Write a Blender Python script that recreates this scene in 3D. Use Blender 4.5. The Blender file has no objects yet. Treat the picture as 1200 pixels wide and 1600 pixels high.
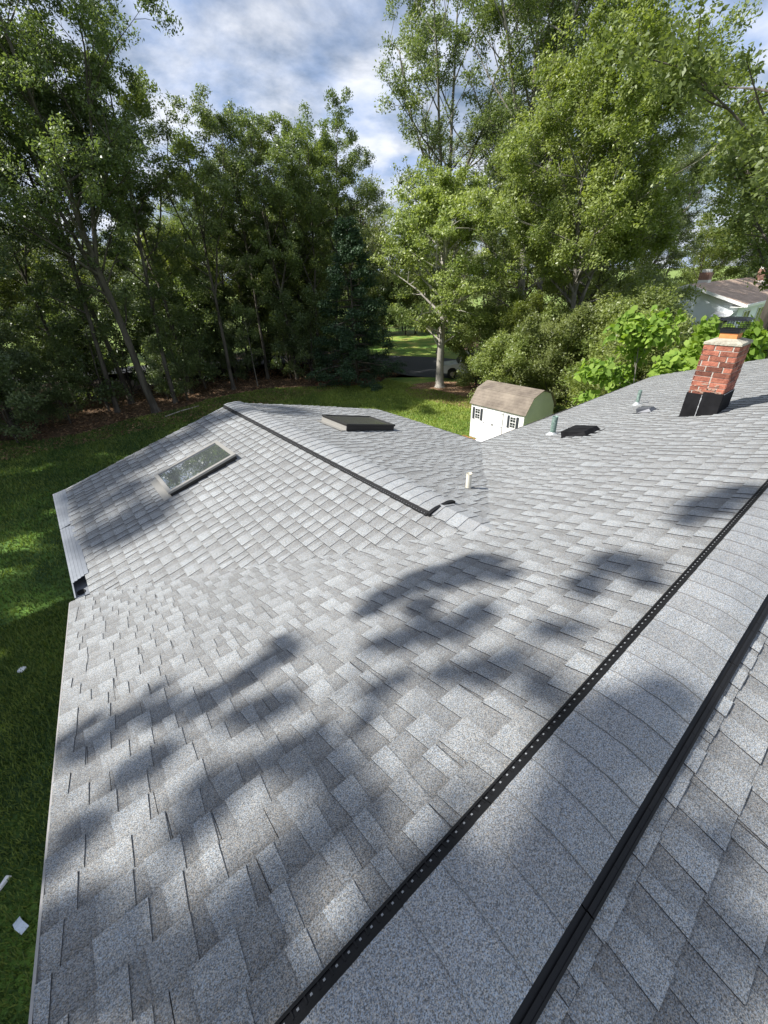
import bpy, bmesh, math, random
import numpy as np
from mathutils import Vector, Matrix
R = math.radians
scene = bpy.context.scene
col = scene.collection

# ------------------------------------------------------------------ camera
CAM = (0.0, -0.2063, 1.4383)
cam_d = bpy.data.cameras.new('camera')
cam = bpy.data.objects.new('camera', cam_d); col.objects.link(cam)
cam_d.sensor_fit = 'HORIZONTAL'; cam_d.sensor_width = 36.0
cam_d.lens = 632.36 / 1200 * 36
cam_d.clip_start = 0.05; cam_d.clip_end = 3000
Fv = Vector((0.5322743, 0.68245457, -0.50093895)); Rv = Vector((0.77473406, -0.63121862, -0.03674501)); Uv = Vector((0.34127879, 0.36853604, 0.86470225))
M = Matrix(((Rv.x, Uv.x, -Fv.x), (Rv.y, Uv.y, -Fv.y), (Rv.z, Uv.z, -Fv.z)))
cam.matrix_world = Matrix.Translation(CAM) @ M.to_4x4()
scene.camera = cam
scene.render.resolution_x = 768; scene.render.resolution_y = 1024

# ------------------------------------------------------------------ light
SUN_AZ, SUN_EL = -59.0, 46.0           # azimuth from +Y towards +X
sd = Vector((math.sin(R(SUN_AZ)) * math.cos(R(SUN_EL)), math.cos(R(SUN_AZ)) * math.cos(R(SUN_EL)), math.sin(R(SUN_EL))))
sun_d = bpy.data.lights.new('sun', 'SUN'); sun_d.energy = 5.0; sun_d.angle = R(0.53); sun_d.color = (1.0, 0.965, 0.90)
sun = bpy.data.objects.new('sun', sun_d); col.objects.link(sun)
sun.rotation_euler = sd.to_track_quat('Z', 'Y').to_euler(); sun.location = (-20, 15, 30)

world = bpy.data.worlds.new('World'); scene.world = world; world.use_nodes = True
nt = world.node_tree; nt.nodes.clear()
def N(nt, typ, **kw):
    n = nt.nodes.new(typ)
    for k, v in kw.items():
        if k == 'inp':
            for a, b in v.items(): n.inputs[a].default_value = b
        else: setattr(n, k, v)
    return n
sky = N(nt, 'ShaderNodeTexSky', sky_type='NISHITA', sun_disc=False, sun_elevation=R(SUN_EL), sun_rotation=R(SUN_AZ), air_density=1.0, dust_density=1.2, ozone_density=1.5)
tc = N(nt, 'ShaderNodeTexCoord')
sep = N(nt, 'ShaderNodeSeparateXYZ'); nt.links.new(tc.outputs['Generated'], sep.inputs[0])
zz = N(nt, 'ShaderNodeMath', operation='ADD', inp={1: 0.25}); nt.links.new(sep.outputs['Z'], zz.inputs[0])
dv = N(nt, 'ShaderNodeVectorMath', operation='DIVIDE'); nt.links.new(tc.outputs['Generated'], dv.inputs[0]); nt.links.new(zz.outputs[0], dv.inputs[1])
cn = N(nt, 'ShaderNodeTexNoise', inp={'Scale': 1.9, 'Detail': 9.0, 'Roughness': 0.6, 'Distortion': 0.35}); nt.links.new(dv.outputs[0], cn.inputs['Vector'])
cr = N(nt, 'ShaderNodeValToRGB'); cr.color_ramp.elements[0].position = 0.33; cr.color_ramp.elements[1].position = 0.58
nt.links.new(cn.outputs['Fac'], cr.inputs[0])
cn2 = N(nt, 'ShaderNodeTexNoise', inp={'Scale': 4.5, 'Detail': 6.0, 'Roughness': 0.55}); nt.links.new(dv.outputs[0], cn2.inputs['Vector'])
cc = N(nt, 'ShaderNodeValToRGB'); cc.color_ramp.elements[0].position = 0.35; cc.color_ramp.elements[0].color = (5.2, 6.7, 9.9, 1); cc.color_ramp.elements[1].position = 0.65; cc.color_ramp.elements[1].color = (10.6, 11.0, 12.0, 1)
nt.links.new(cn2.outputs['Fac'], cc.inputs[0])
mx = N(nt, 'ShaderNodeMix', data_type='RGBA'); nt.links.new(cr.outputs[0], mx.inputs[0]); nt.links.new(sky.outputs[0], mx.inputs[6]); nt.links.new(cc.outputs[0], mx.inputs[7])
bg = N(nt, 'ShaderNodeBackground', inp={'Strength': 0.055}); nt.links.new(mx.outputs[2], bg.inputs[0])
wo = N(nt, 'ShaderNodeOutputWorld'); nt.links.new(bg.outputs[0], wo.inputs[0])
scene.view_settings.view_transform = 'Standard'; scene.view_settings.look = 'None'
scene.view_settings.exposure = 0.78; scene.view_settings.gamma = 1.0
scene.render.engine = 'CYCLES'
scene.cycles.max_bounces = 8; scene.cycles.transparent_max_bounces = 8

# ------------------------------------------------------------------ materials
def mat(name, color=(.5, .5, .5), rough=.6, metal=0, spec=.5):
    m = bpy.data.materials.new(name); m.use_nodes = True
    b = m.node_tree.nodes['Principled BSDF']
    b.inputs['Base Color'].default_value = (*color, 1); b.inputs['Roughness'].default_value = rough
    b.inputs['Metallic'].default_value = metal; b.inputs['Specular IOR Level'].default_value = spec
    return m
def varied(name, c1, c2, scale, rough=.7, detail=4, bump=0, bscale=None, c3=None, lo=.35, hi=.65, metal=0, spec=.4, island=0.0, stretch=(1, 1, 1)):
    """noise-mixed colour with optional bump and per-island variation"""
    m = mat(name, c1, rough, metal, spec); nt = m.node_tree; b = nt.nodes['Principled BSDF']
    tc = N(nt, 'ShaderNodeTexCoord'); mp = N(nt, 'ShaderNodeMapping'); mp.inputs['Scale'].default_value = stretch
    nt.links.new(tc.outputs['Object'], mp.inputs[0])
    no = N(nt, 'ShaderNodeTexNoise', inp={'Scale': scale, 'Detail': detail, 'Roughness': .6}); nt.links.new(mp.outputs[0], no.inputs['Vector'])
    r = N(nt, 'ShaderNodeValToRGB'); r.color_ramp.elements[0].position = lo; r.color_ramp.elements[1].position = hi
    r.color_ramp.elements[0].color = (*c1, 1); r.color_ramp.elements[1].color = (*c2, 1)
    if c3: e = r.color_ramp.elements.new((lo + hi) / 2); e.color = (*c3, 1)
    nt.links.new(no.outputs['Fac'], r.inputs[0]); out = r.outputs[0]
    if island:
        g = N(nt, 'ShaderNodeNewGeometry'); mr = N(nt, 'ShaderNodeMapRange', inp={3: 1 - island, 4: 1 + island})
        nt.links.new(g.outputs['Random Per Island'], mr.inputs[0])
        h = N(nt, 'ShaderNodeVectorMath', operation='MULTIPLY'); nt.links.new(out, h.inputs[0]); nt.links.new(mr.outputs[0], h.inputs[1]); out = h.outputs[0]
    nt.links.new(out, b.inputs['Base Color'])
    if bump:
        n2 = N(nt, 'ShaderNodeTexNoise', inp={'Scale': bscale or scale * 3, 'Detail': 4}); nt.links.new(mp.outputs[0], n2.inputs['Vector'])
        bp = N(nt, 'ShaderNodeBump', inp={'Strength': bump, 'Distance': .02}); nt.links.new(n2.outputs['Fac'], bp.inputs['Height']); nt.links.new(bp.outputs[0], b.inputs['Normal'])
    return m

def shingle_mat(name, dark, light, gran=(0.38, 1.64), cap=False):
    m = mat(name, light, .93, spec=.25); nt = m.node_tree; b = nt.nodes['Principled BSDF']
    at = N(nt, 'ShaderNodeAttribute', attribute_name='tint')
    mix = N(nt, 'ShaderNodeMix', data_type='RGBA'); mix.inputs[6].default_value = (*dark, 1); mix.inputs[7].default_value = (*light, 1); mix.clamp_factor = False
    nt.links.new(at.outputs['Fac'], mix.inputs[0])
    tc = N(nt, 'ShaderNodeTexCoord')
    # mineral granules: light and dark grains at two sizes
    vo = N(nt, 'ShaderNodeTexVoronoi', inp={'Scale': 430.0}); nt.links.new(tc.outputs['Object'], vo.inputs['Vector'])
    no = N(nt, 'ShaderNodeTexNoise', inp={'Scale': 250.0, 'Detail': 2.0, 'Roughness': .6}); nt.links.new(tc.outputs['Object'], no.inputs['Vector'])
    sp = N(nt, 'ShaderNodeSeparateColor'); nt.links.new(vo.outputs['Color'], sp.inputs[0])
    a1 = N(nt, 'ShaderNodeMath', operation='MULTIPLY', inp={1: .5}); nt.links.new(sp.outputs[0], a1.inputs[0])
    a2 = N(nt, 'ShaderNodeMath', operation='MULTIPLY_ADD', inp={1: 1.05}); nt.links.new(no.outputs['Fac'], a2.inputs[0]); nt.links.new(a1.outputs[0], a2.inputs[2])
    mr = N(nt, 'ShaderNodeMapRange', inp={1: .50, 2: 1.05, 3: gran[0], 4: gran[1]}); nt.links.new(a2.outputs[0], mr.inputs[0])
    # broad weathering
    n3 = N(nt, 'ShaderNodeTexNoise', inp={'Scale': 1.3, 'Detail': 5.0}); nt.links.new(tc.outputs['Object'], n3.inputs['Vector'])
    m3 = N(nt, 'ShaderNodeMapRange', inp={1: .3, 2: .7, 3: .93, 4: 1.07}); nt.links.new(n3.outputs['Fac'], m3.inputs[0])
    mm = N(nt, 'ShaderNodeMath', operation='MULTIPLY'); nt.links.new(mr.outputs[0], mm.inputs[0]); nt.links.new(m3.outputs[0], mm.inputs[1])
    v0 = N(nt, 'ShaderNodeVectorMath', operation='MULTIPLY'); nt.links.new(mix.outputs[2], v0.inputs[0]); nt.links.new(mm.outputs[0], v0.inputs[1])
    hc = N(nt, 'ShaderNodeMix', data_type='RGBA'); hc.inputs[6].default_value = (1.12, 1.0, .86, 1); hc.inputs[7].default_value = (.86, .99, 1.16, 1); nt.links.new(sp.outputs[1], hc.inputs[0])
    v = N(nt, 'ShaderNodeVectorMath', operation='MULTIPLY'); nt.links.new(v0.outputs[0], v.inputs[0]); nt.links.new(hc.outputs[2], v.inputs[1])
    nt.links.new(v.outputs[0], b.inputs['Base Color'])
    bp = N(nt, 'ShaderNodeBump', inp={'Strength': .5, 'Distance': .003}); nt.links.new(a2.outputs[0], bp.inputs['Height']); nt.links.new(bp.outputs[0], b.inputs['Normal'])
    return m

def leaf_mat(name, c1, c2, trans=.36, rough=.42, spec=.5):
    m = bpy.data.materials.new(name); m.use_nodes = True; nt = m.node_tree; b = nt.nodes['Principled BSDF']; out = nt.nodes['Material Output']
    at = N(nt, 'ShaderNodeAttribute', attribute_name='tint')
    mix = N(nt, 'ShaderNodeMix', data_type='RGBA'); mix.inputs[6].default_value = (*c1, 1); mix.inputs[7].default_value = (*c2, 1)
    nt.links.new(at.outputs['Fac'], mix.inputs[0])
    oi = N(nt, 'ShaderNodeObjectInfo'); mr = N(nt, 'ShaderNodeMapRange', inp={3: .82, 4: 1.2}); nt.links.new(oi.outputs['Random'], mr.inputs[0])
    v = N(nt, 'ShaderNodeVectorMath', operation='MULTIPLY'); nt.links.new(mix.outputs[2], v.inputs[0]); nt.links.new(mr.outputs[0], v.inputs[1])
    nt.links.new(v.outputs[0], b.inputs['Base Color']); b.inputs['Roughness'].default_value = rough; b.inputs['Specular IOR Level'].default_value = spec
    tr = N(nt, 'ShaderNodeBsdfTranslucent'); yy = N(nt, 'ShaderNodeVectorMath', operation='MULTIPLY'); yy.inputs[1].default_value = (1.35, 1.4, .55)
    nt.links.new(v.outputs[0], yy.inputs[0]); nt.links.new(yy.outputs[0], tr.inputs[0])
    ms = N(nt, 'ShaderNodeMixShader', inp={0: trans}); nt.links.new(b.outputs[0], ms.inputs[1]); nt.links.new(tr.outputs[0], ms.inputs[2]); nt.links.new(ms.outputs[0], out.inputs[0])
    return m

# ------------------------------------------------------------------ object helpers
def link(name, me, parent=None, kind=None):
    o = bpy.data.objects.new(name, me); col.objects.link(o)
    if parent: o.parent = parent
    if kind: o['kind'] = kind
    return o
def empty(name, loc, label, cat, group=None, rz=0):
    o = bpy.data.objects.new(name, None); col.objects.link(o); o.location = loc; o.rotation_euler = (0, 0, rz); o.empty_display_size = .3
    return tag(o, label, cat, group)
def tag(o, label, cat, group=None):
    o['label'] = label; o['category'] = cat
    if group: o['group'] = group
    return o

class MB:
    """mesh builder"""
    def __init__(s): s.v = []; s.f = []; s.mi = []; s.t = []
    def face(s, pts, mi=0, t=1.0):
        n = len(s.v); s.v += [tuple(p) for p in pts]; s.f.append(tuple(range(n, n + len(pts)))); s.mi.append(mi)
        s.t += (list(t) if isinstance(t, (list, tuple)) else [t] * len(pts))
    def mesh8(s, P, mi=0, t=1.0):
        n = len(s.v); s.v += [tuple(p) for p in P]; s.t += [t] * 8
        for q in ((0, 3, 2, 1), (4, 5, 6, 7), (0, 1, 5, 4), (1, 2, 6, 5), (2, 3, 7, 6), (3, 0, 4, 7)):
            s.f.append(tuple(n + i for i in q)); s.mi.append(mi)
    def box(s, x0, x1, y0, y1, z0, z1, mi=0, mtx=None, t=1.0):
        P = [Vector((x, y, z)) for z in (z0, z1) for x, y in ((x0, y0), (x1, y0), (x1, y1), (x0, y1))]
        if mtx: P = [mtx @ p for p in P]
        s.mesh8(P, mi, t)
    def tube(s, pts, rad, n=8, mi=0, cap=True):
        pts = [Vector(p) for p in pts]; rings = []
        for i, p in enumerate(pts):
            d = (pts[min(i + 1, len(pts) - 1)] - pts[max(i - 1, 0)]).normalized()
            a = d.cross(Vector((.13, .97, .2))).normalized(); b = d.cross(a); r = rad[i] if isinstance(rad, (list, tuple)) else rad
            k = len(s.v); rings.append(k)
            for j in range(n):
                th = 2 * math.pi * j / n; s.v.append(tuple(p + a * (r * math.cos(th)) + b * (r * math.sin(th)))); s.t.append(1.0)
        for i in range(len(rings) - 1):
            for j in range(n):
                s.f.append((rings[i] + j, rings[i] + (j + 1) % n, rings[i + 1] + (j + 1) % n, rings[i + 1] + j)); s.mi.append(mi)
        if cap:
            s.f.append(tuple(rings[0] + j for j in range(n))[::-1]); s.mi.append(mi); s.f.append(tuple(rings[-1] + j for j in range(n))); s.mi.append(mi)
    def prism(s, poly, ax, a0, a1, mi=0):
        """poly: 2D points in the plane normal to ax ('x': (y,z), 'y': (x,z), 'z': (x,y))"""
        def pt(p, a): return {'x': (a, p[0], p[1]), 'y': (p[0], a, p[1]), 'z': (p[0], p[1], a)}[ax]
        n = len(s.v); m = len(poly); s.v += [pt(p, a0) for p in poly] + [pt(p, a1) for p in poly]; s.t += [1.0] * (2 * m)
        s.f.append(tuple(range(n, n + m))); s.f.append(tuple(range(n + 2 * m - 1, n + m - 1, -1))); s.mi += [mi, mi]
        for i in range(m): s.f.append((n + i, n + m + i, n + m + (i + 1) % m, n + (i + 1) % m)); s.mi.append(mi)
    def build(s, name, mats, parent=None, kind=None, smooth=False, bevel=0, fix=True):
        me = bpy.data.meshes.new(name); me.from_pydata(s.v, [], s.f)
        for m in (mats if isinstance(mats, (list, tuple)) else [mats]): me.materials.append(m)
        me.polygons.foreach_set('material_index', s.mi)
        a = me.attributes.new('tint', 'FLOAT', 'POINT'); a.data.foreach_set('value', s.t)
        if fix:
            bm = bmesh.new(); bm.from_mesh(me); bmesh.ops.recalc_face_normals(bm, faces=bm.faces); bm.to_mesh(me); bm.free()
        if smooth: me.polygons.foreach_set('use_smooth', [True] * len(me.polygons))
        me.update(); o = link(name, me, parent, kind)
        if bevel:
            md = o.modifiers.new('bevel', 'BEVEL'); md.width = bevel; md.segments = 2; md.limit_method = 'ANGLE'; md.angle_limit = R(40)
        return o

# ------------------------------------------------------------------ dimensions of the house (metres; ridge of the main roof is x axis)
S1 = 0.2936; T1 = math.tan(S1); C1 = math.cos(S1); SN1 = math.sin(S1)
YE = 4.2252; ZE = -1.2775; XN = -0.59; XF = 13.55
XW = 2.4952; ZR = -0.4647; YW = 7.43; HL = 2.9097; HR = 3.338
TL = (ZR - ZE) / HL; TR = (ZR - ZE) / HR
GZ = -5.95                                        # ground level
rng = random.Random(7)

# ------------------------------------------------------------------ ground
m_field = varied('field_grass', (.10, .17, .03), (.24, .30, .07), .5, .9, 6, .4, 8)
m_litter = varied('leaf_litter', (.035, .022, .012), (.16, .10, .055), 5, .95, 8, .6, 30)
m_asphalt = varied('asphalt', (.035, .036, .04), (.06, .062, .068), 40, .85, 5, .2)
m_mulch = varied('wood_mulch', (.16, .09, .05), (.52, .34, .21), 9, .95, 8, .8, 25, lo=.38, hi=.62)
m_patio = varied('brick_paving', (.38, .14, .07), (.52, .23, .12), 6, .85, 3, .2)
def lawn_material():
    m = mat('lawn_grass', (.05, .1, .02), .85, spec=.2); nt = m.node_tree; b = nt.nodes['Principled BSDF']
    tc = N(nt, 'ShaderNodeTexCoord')
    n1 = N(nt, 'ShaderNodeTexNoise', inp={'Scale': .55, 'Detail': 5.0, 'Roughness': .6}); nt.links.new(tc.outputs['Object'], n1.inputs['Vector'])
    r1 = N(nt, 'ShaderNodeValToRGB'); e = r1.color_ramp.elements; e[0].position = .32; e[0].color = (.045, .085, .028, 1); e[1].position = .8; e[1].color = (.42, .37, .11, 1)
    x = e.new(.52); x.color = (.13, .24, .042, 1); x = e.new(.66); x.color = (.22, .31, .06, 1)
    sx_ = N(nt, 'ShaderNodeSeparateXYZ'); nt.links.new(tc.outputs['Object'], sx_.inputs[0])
    dry_shade = N(nt, 'ShaderNodeMapRange', inp={1: 2.0, 2: 20.0, 3: -.10, 4: .13}); nt.links.new(sx_.outputs['X'], dry_shade.inputs[0])  # drier grass towards +X, with left-hand shade and mid-lawn sun put into the colour
    ad = N(nt, 'ShaderNodeMath', operation='ADD'); nt.links.new(n1.outputs['Fac'], ad.inputs[0]); nt.links.new(dry_shade.outputs[0], ad.inputs[1])
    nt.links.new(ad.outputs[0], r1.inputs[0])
    mp = N(nt, 'ShaderNodeMapping'); mp.inputs['Scale'].default_value = (1, 3.2, 1); mp.inputs['Rotation'].default_value = (0, 0, .5); nt.links.new(tc.outputs['Object'], mp.inputs[0])
    n2 = N(nt, 'ShaderNodeTexNoise', inp={'Scale': 16.0, 'Detail': 6.0, 'Roughness': .75}); nt.links.new(mp.outputs[0], n2.inputs['Vector'])
    mr = N(nt, 'ShaderNodeMapRange', inp={1: .3, 2: .7, 3: .45, 4: 1.5}); nt.links.new(n2.outputs['Fac'], mr.inputs[0])
    v = N(nt, 'ShaderNodeVectorMath', operation='MULTIPLY'); nt.links.new(r1.outputs[0], v.inputs[0]); nt.links.new(mr.outputs[0], v.inputs[1]); nt.links.new(v.outputs[0], b.inputs['Base Color'])
    bp = N(nt, 'ShaderNodeBump', inp={'Strength': .8, 'Distance': .04}); nt.links.new(n2.outputs['Fac'], bp.inputs['Height']); nt.links.new(bp.outputs[0], b.inputs['Normal'])
    return m
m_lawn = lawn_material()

def smooth_poly(pts, k=6, jit=.12, seed=1):
    """closed Catmull-Rom outline with small irregularities"""
    r = random.Random(seed); out = []; n = len(pts)
    for i in range(n):
        p0, p1, p2, p3 = (Vector((*pts[(i + d) % n], 0)) for d in (-1, 0, 1, 2))
        for j in range(k):
            t = j / k
            q = .5 * ((2 * p1) + (p2 - p0) * t + (2 * p0 - 5 * p1 + 4 * p2 - p3) * t * t + (3 * p1 - p0 - 3 * p2 + p3) * t ** 3)
            out.append((q.x + r.uniform(-jit, jit), q.y + r.uniform(-jit, jit)))
    return out
def sheet(name, pts, z, m, **kw):
    bm = bmesh.new(); vs = [bm.verts.new((x, y, z)) for x, y in smooth_poly(pts, **kw)]
    f = bm.faces.new(vs); bmesh.ops.triangulate(bm, faces=[f]); bmesh.ops.recalc_face_normals(bm, faces=bm.faces)
    me = bpy.data.meshes.new(name); bm.to_mesh(me); bm.free(); me.materials.append(m)
    if me.polygons[0].normal.z < 0: me.flip_normals()
    return link(name, me, kind='structure')
g = MB(); g.face([(-1500, -1500, GZ), (1500, -1500, GZ), (1500, 1500, GZ), (-1500, 1500, GZ)]); g.build('ground', m_field, kind='structure', fix=False)
sheet('forest_floor', [(-60, 26), (-20, 25), (0, 27), (12, 27), (20, 26), (24, 30), (27, 36), (30, 44), (24, 52), (0, 50), (-30, 52), (-60, 50)], GZ + .004, m_litter, seed=3)
sheet('forest_floor', [(36, 46), (52, 42), (52, 24), (44, 15), (38, 12), (30, 8), (19, 4), (24, 12), (24, 18), (29, 22), (38, 34), (40, 42)], GZ + .004, m_litter, seed=4)
LAWN = [(-40, -20), (-40, 30), (-12, 31), (-3.4, 31.2), (-1.5, 29.6), (.3, 29.2), (3.3, 30.4), (6.5, 30.6), (9.4, 31.9), (13.2, 31.6), (16.2, 29.2), (19.5, 26.3), (22.5, 26.6), (24.6, 26.2), (24.6, 23), (20.8, 23.2), (21.6, 21.8), (26, 19), (27, 14), (22, 9), (20, 0), (20, -20)]
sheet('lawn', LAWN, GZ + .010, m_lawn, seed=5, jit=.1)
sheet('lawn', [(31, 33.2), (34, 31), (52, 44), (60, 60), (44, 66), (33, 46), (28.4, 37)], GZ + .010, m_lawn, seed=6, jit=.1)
sheet('driveway', [(24.2, 26.6), (27.6, 20.5), (33, 15), (36, 15), (33.5, 24), (32, 31), (29.5, 36), (24, 44), (-10, 62), (-10, 58), (16, 44), (23, 35), (25, 31)], GZ + .016, m_asphalt, seed=7, jit=.03)
mulch = sheet('mulch_bed', [(20.5, 22.9), (19.7, 21.4), (19.8, 18.6), (20.6, 15.4), (24.5, 15.5), (26.3, 18), (25.4, 21.2), (24, 23.2), (22, 23.8)], GZ + .022, m_mulch, seed=8, jit=.08)
sheet('mulch_bed', [(16.6, 29.4), (17.6, 27.2), (20.3, 26.6), (22, 27.6), (21, 30.2), (18.6, 31)], GZ + .022, varied('pine_straw', (.10, .035, .018), (.26, .09, .04), 10, .95, 8, .8, 25), seed=9, jit=.08)
g = MB()
for i in range(7):
    for j in range(18):
        x = 14.55 + i * .215 + (.05 if j % 2 else 0); y = 9.4 + j * .215
        g.box(x, x + .205, y, y + .205, GZ + .012, GZ + .035 + rng.uniform(0, .006))
pt = g.build('patio', m_patio, kind='structure')

# scattered leaf litter / wood chips give the beds a real surface
def scatter(name, poly_fn, n, z, size, m, seed, tilt=.5, kind='stuff'):
    r = np.random.RandomState(seed); P = poly_fn(n, r); n = len(P)
    a = r.uniform(0, 2 * np.pi, n); L = size * r.uniform(.5, 1.4, n); W = L * r.uniform(.25, .6, n)
    ux = np.stack([np.cos(a), np.sin(a), r.uniform(-tilt, tilt, n)], 1) * L[:, None] / 2; uy = np.stack([-np.sin(a), np.cos(a), r.uniform(-tilt, tilt, n)], 1) * W[:, None] / 2
    c = np.concatenate([P, np.full((n, 1), z) + L[:, None] * .25], 1)
    V = np.stack([c - ux, c + uy, c + ux, c - uy], 1).reshape(-1, 3)
    return quads(name, V, np.repeat(r.rand(n), 4), m, kind=kind)
def quads(name, V, tint, m, parent=None, kind=None, nv=4):
    me = bpy.data.meshes.new(name); nvt = len(V); nf = nvt // nv
    me.vertices.add(nvt); me.vertices.foreach_set('co', np.ascontiguousarray(V, dtype=np.float32).ravel())
    me.loops.add(nvt); me.loops.foreach_set('vertex_index', np.arange(nvt, dtype=np.int32))
    me.polygons.add(nf); me.polygons.foreach_set('loop_start', np.arange(0, nvt, nv, dtype=np.int32))
    try: me.polygons.foreach_set('loop_total', np.full(nf, nv, dtype=np.int32))
    except Exception: pass
    at = me.attributes.new('tint', 'FLOAT', 'POINT'); at.data.foreach_set('value', np.ascontiguousarray(tint, dtype=np.float32))
    me.materials.append(m); me.update(); me.validate()
    if parent == 'mesh': return me
    return link(name, me, parent, kind)
def inpoly(P, poly):
    x, y = P[:, 0], P[:, 1]; ins = np.zeros(len(P), bool); n = len(poly)
    for i in range(n):
        x0, y0 = poly[i]; x1, y1 = poly[(i + 1) % n]
        c = ((y0 > y) != (y1 > y)) & (x < (x1 - x0) * (y - y0) / (y1 - y0 + 1e-12) + x0); ins ^= c
    return ins
def grass_blades():
    r = np.random.RandomState(4); Ps = []
    for (x0, x1, y0, y1, n) in ((-4.5, 0, -1, 12, 90000), (-5, 6, 7, 31.5, 90000), (6, 22, 9, 31.5, 110000)):
        P = np.stack([r.uniform(x0, x1, n), r.uniform(y0, y1, n)], 1); Ps.append(P[inpoly(P, LAWN)])
    P = np.concatenate(Ps); n = len(P)
    d = np.hypot(P[:, 0], P[:, 1]); h = r.uniform(.04, .085, n) * (1 + d / 40); w = .006 + d * .0009
    a = r.uniform(0, 2 * np.pi, n); lean = r.uniform(0, .9, n)
    b = np.concatenate([P, np.full((n, 1), GZ + .008)], 1); s = np.stack([np.cos(a), np.sin(a), 0 * a], 1) * w[:, None]
    l = np.stack([-np.sin(a) * lean * h, np.cos(a) * lean * h, h], 1)
    V = np.stack([b - s, b + s, b + l], 1).reshape(-1, 3)
    cl = np.sin(P[:, 0] * 1.7 + np.sin(P[:, 1] * 1.1)) * .12 + np.clip((P[:, 0] - 2) / 18, 0, 1) * .6 + .15  # blades follow the same ramp: shaded left tinted darker, sunny middle yellower
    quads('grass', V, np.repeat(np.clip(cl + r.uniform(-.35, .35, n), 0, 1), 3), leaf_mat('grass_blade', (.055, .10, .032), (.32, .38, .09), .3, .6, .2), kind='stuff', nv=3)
grass_blades()
m_chip = leaf_mat('dry_leaf', (.07, .035, .018), (.38, .24, .14), .1, .8, .2)
scatter('fallen_leaves', lambda n, r: np.stack([r.uniform(-6, 24, n), r.uniform(27, 40, n)], 1), 26000, GZ + .02, .16, m_chip, 11)
MB_POLY = [(20.5, 22.9), (19.7, 21.4), (19.8, 18.6), (20.6, 15.4), (24.5, 15.5), (26.3, 18), (25.4, 21.2), (24, 23.2), (22, 23.8)]
def mulch_pts(n, r):
    P = np.stack([r.uniform(19.5, 26.5, n), r.uniform(15, 24, n)], 1); return P[inpoly(P, MB_POLY)]
scatter('bark_chips', mulch_pts, 9000, GZ + .03, .10, m_chip, 12)

# ------------------------------------------------------------------ shingles
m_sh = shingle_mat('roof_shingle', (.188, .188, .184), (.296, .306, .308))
m_cap = shingle_mat('cap_shingle', (.215, .217, .216), (.285, .295, .300))
m_capedge = mat('cap_shingle_edge', (.17, .17, .175), .9)
m_mastic = mat('shingle_edge', (.03, .03, .033), .9)
E = 0.143
def sag(u, v): return (.006 * math.sin(u * .9 + v * .7) + .004 * math.sin(u * 2.3 - v * 1.9)) * min(1, max(0, v - .25) / .5)
def shingles(name, O, ud, vd, nd, U0, U1, VL, seed, parent, label=None, clip=None):
    """O ridge origin, ud along the courses, vd down the slope, nd normal"""
    r = random.Random(seed); O, ud, vd, nd = map(Vector, (O, ud, vd, nd)); mb = MB()
    def P(u, v, h): return O + ud * u + vd * v + nd * (h + sag(u, v))
    nc = int(VL / E) + 1
    for k in range(nc):
        vb = VL - k * E; vt = max(vb - E, 0)
        if vb <= 0.02: break
        u = U0 - r.uniform(0, .9)
        cut_next = u
        while u < U1:
            sw = .965                                   # one shingle strip
            base = r.uniform(.12, .30); lift = r.uniform(0, .0025); a0, a1 = max(u + .0012, U0), min(u + sw - .0012, U1)
            if a1 > a0 + .01:
                n = max(1, int((a1 - a0) / .25)); vbb = vb + r.uniform(-.0015, .0015)
                for i in range(n):
                    x0 = a0 + (a1 - a0) * i / n; x1 = a0 + (a1 - a0) * (i + 1) / n
                    vm = vt + (vbb - vt) * .5; hm = .0015 + (.005 + lift) * .5
                    mb.face([P(x0, vt, .0015), P(x1, vt, .0015), P(x1, vm, hm), P(x0, vm, hm)], 0, [-.15, -.15, base, base])  # dark course top: printed band plus painted shade of the butt above
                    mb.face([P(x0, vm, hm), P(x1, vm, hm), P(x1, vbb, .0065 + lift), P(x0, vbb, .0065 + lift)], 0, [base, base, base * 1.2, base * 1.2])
                    mb.face([P(x0, vbb, .0065 + lift), P(x1, vbb, .0065 + lift), P(x1, vbb, -.002), P(x0, vbb, -.002)], 1)
                # raised tabs with uneven widths
                t = u + r.uniform(.0, .05)
                while t < u + sw - .05:
                    w = r.choice((.06, .08, .10, .12, .15)) * r.uniform(.9, 1.1); w = min(w, u + sw - .004 - t)
                    x0, x1 = max(t, a0), min(t + w, a1)
                    if x1 - x0 > .02:
                        c = r.choice((.55, .66, .72, .80, .62, .86, .48)) + r.uniform(-.06, .06); h = .0115 + lift + r.uniform(0, .0012); s = r.uniform(.003, .010); vv = vb + r.uniform(-.002, .002)
                        A, B_, Cc, D = P(x0 + s, vt + .001, .005), P(x1 - s, vt + .001, .005), P(x1, vv, h), P(x0, vv, h)
                        vm = vt + (vv - vt) * .5; A2, B2 = P(x0 + s * .5, vm, .005 + (h - .005) * .5), P(x1 - s * .5, vm, .005 + (h - .005) * .5)
                        mb.face([A, B_, B2, A2], 0, [c * .35, c * .35, c, c]); mb.face([A2, B2, Cc, D], 0, [c, c, c * 1.12, c * 1.12])  # tab tops tinted dark likewise, print and butt shade together
                        mb.face([D, Cc, P(x1, vv, 0), P(x0, vv, 0)], 1)
                        mb.face([A, A2, D, P(x0, vv, 0), P(x0 + s, vt, 0)], 1); mb.face([B_, B2, Cc, P(x1, vv, 0), P(x1 - s, vt, 0)], 1)
                    t += w + r.choice((.04, .06, .08, .11)) * r.uniform(.85, 1.1)
            u += sw
    o = mb.build(name, [m_sh, m_mastic], parent, fix=False)
    if label: o['label'] = label
    return o

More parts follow.
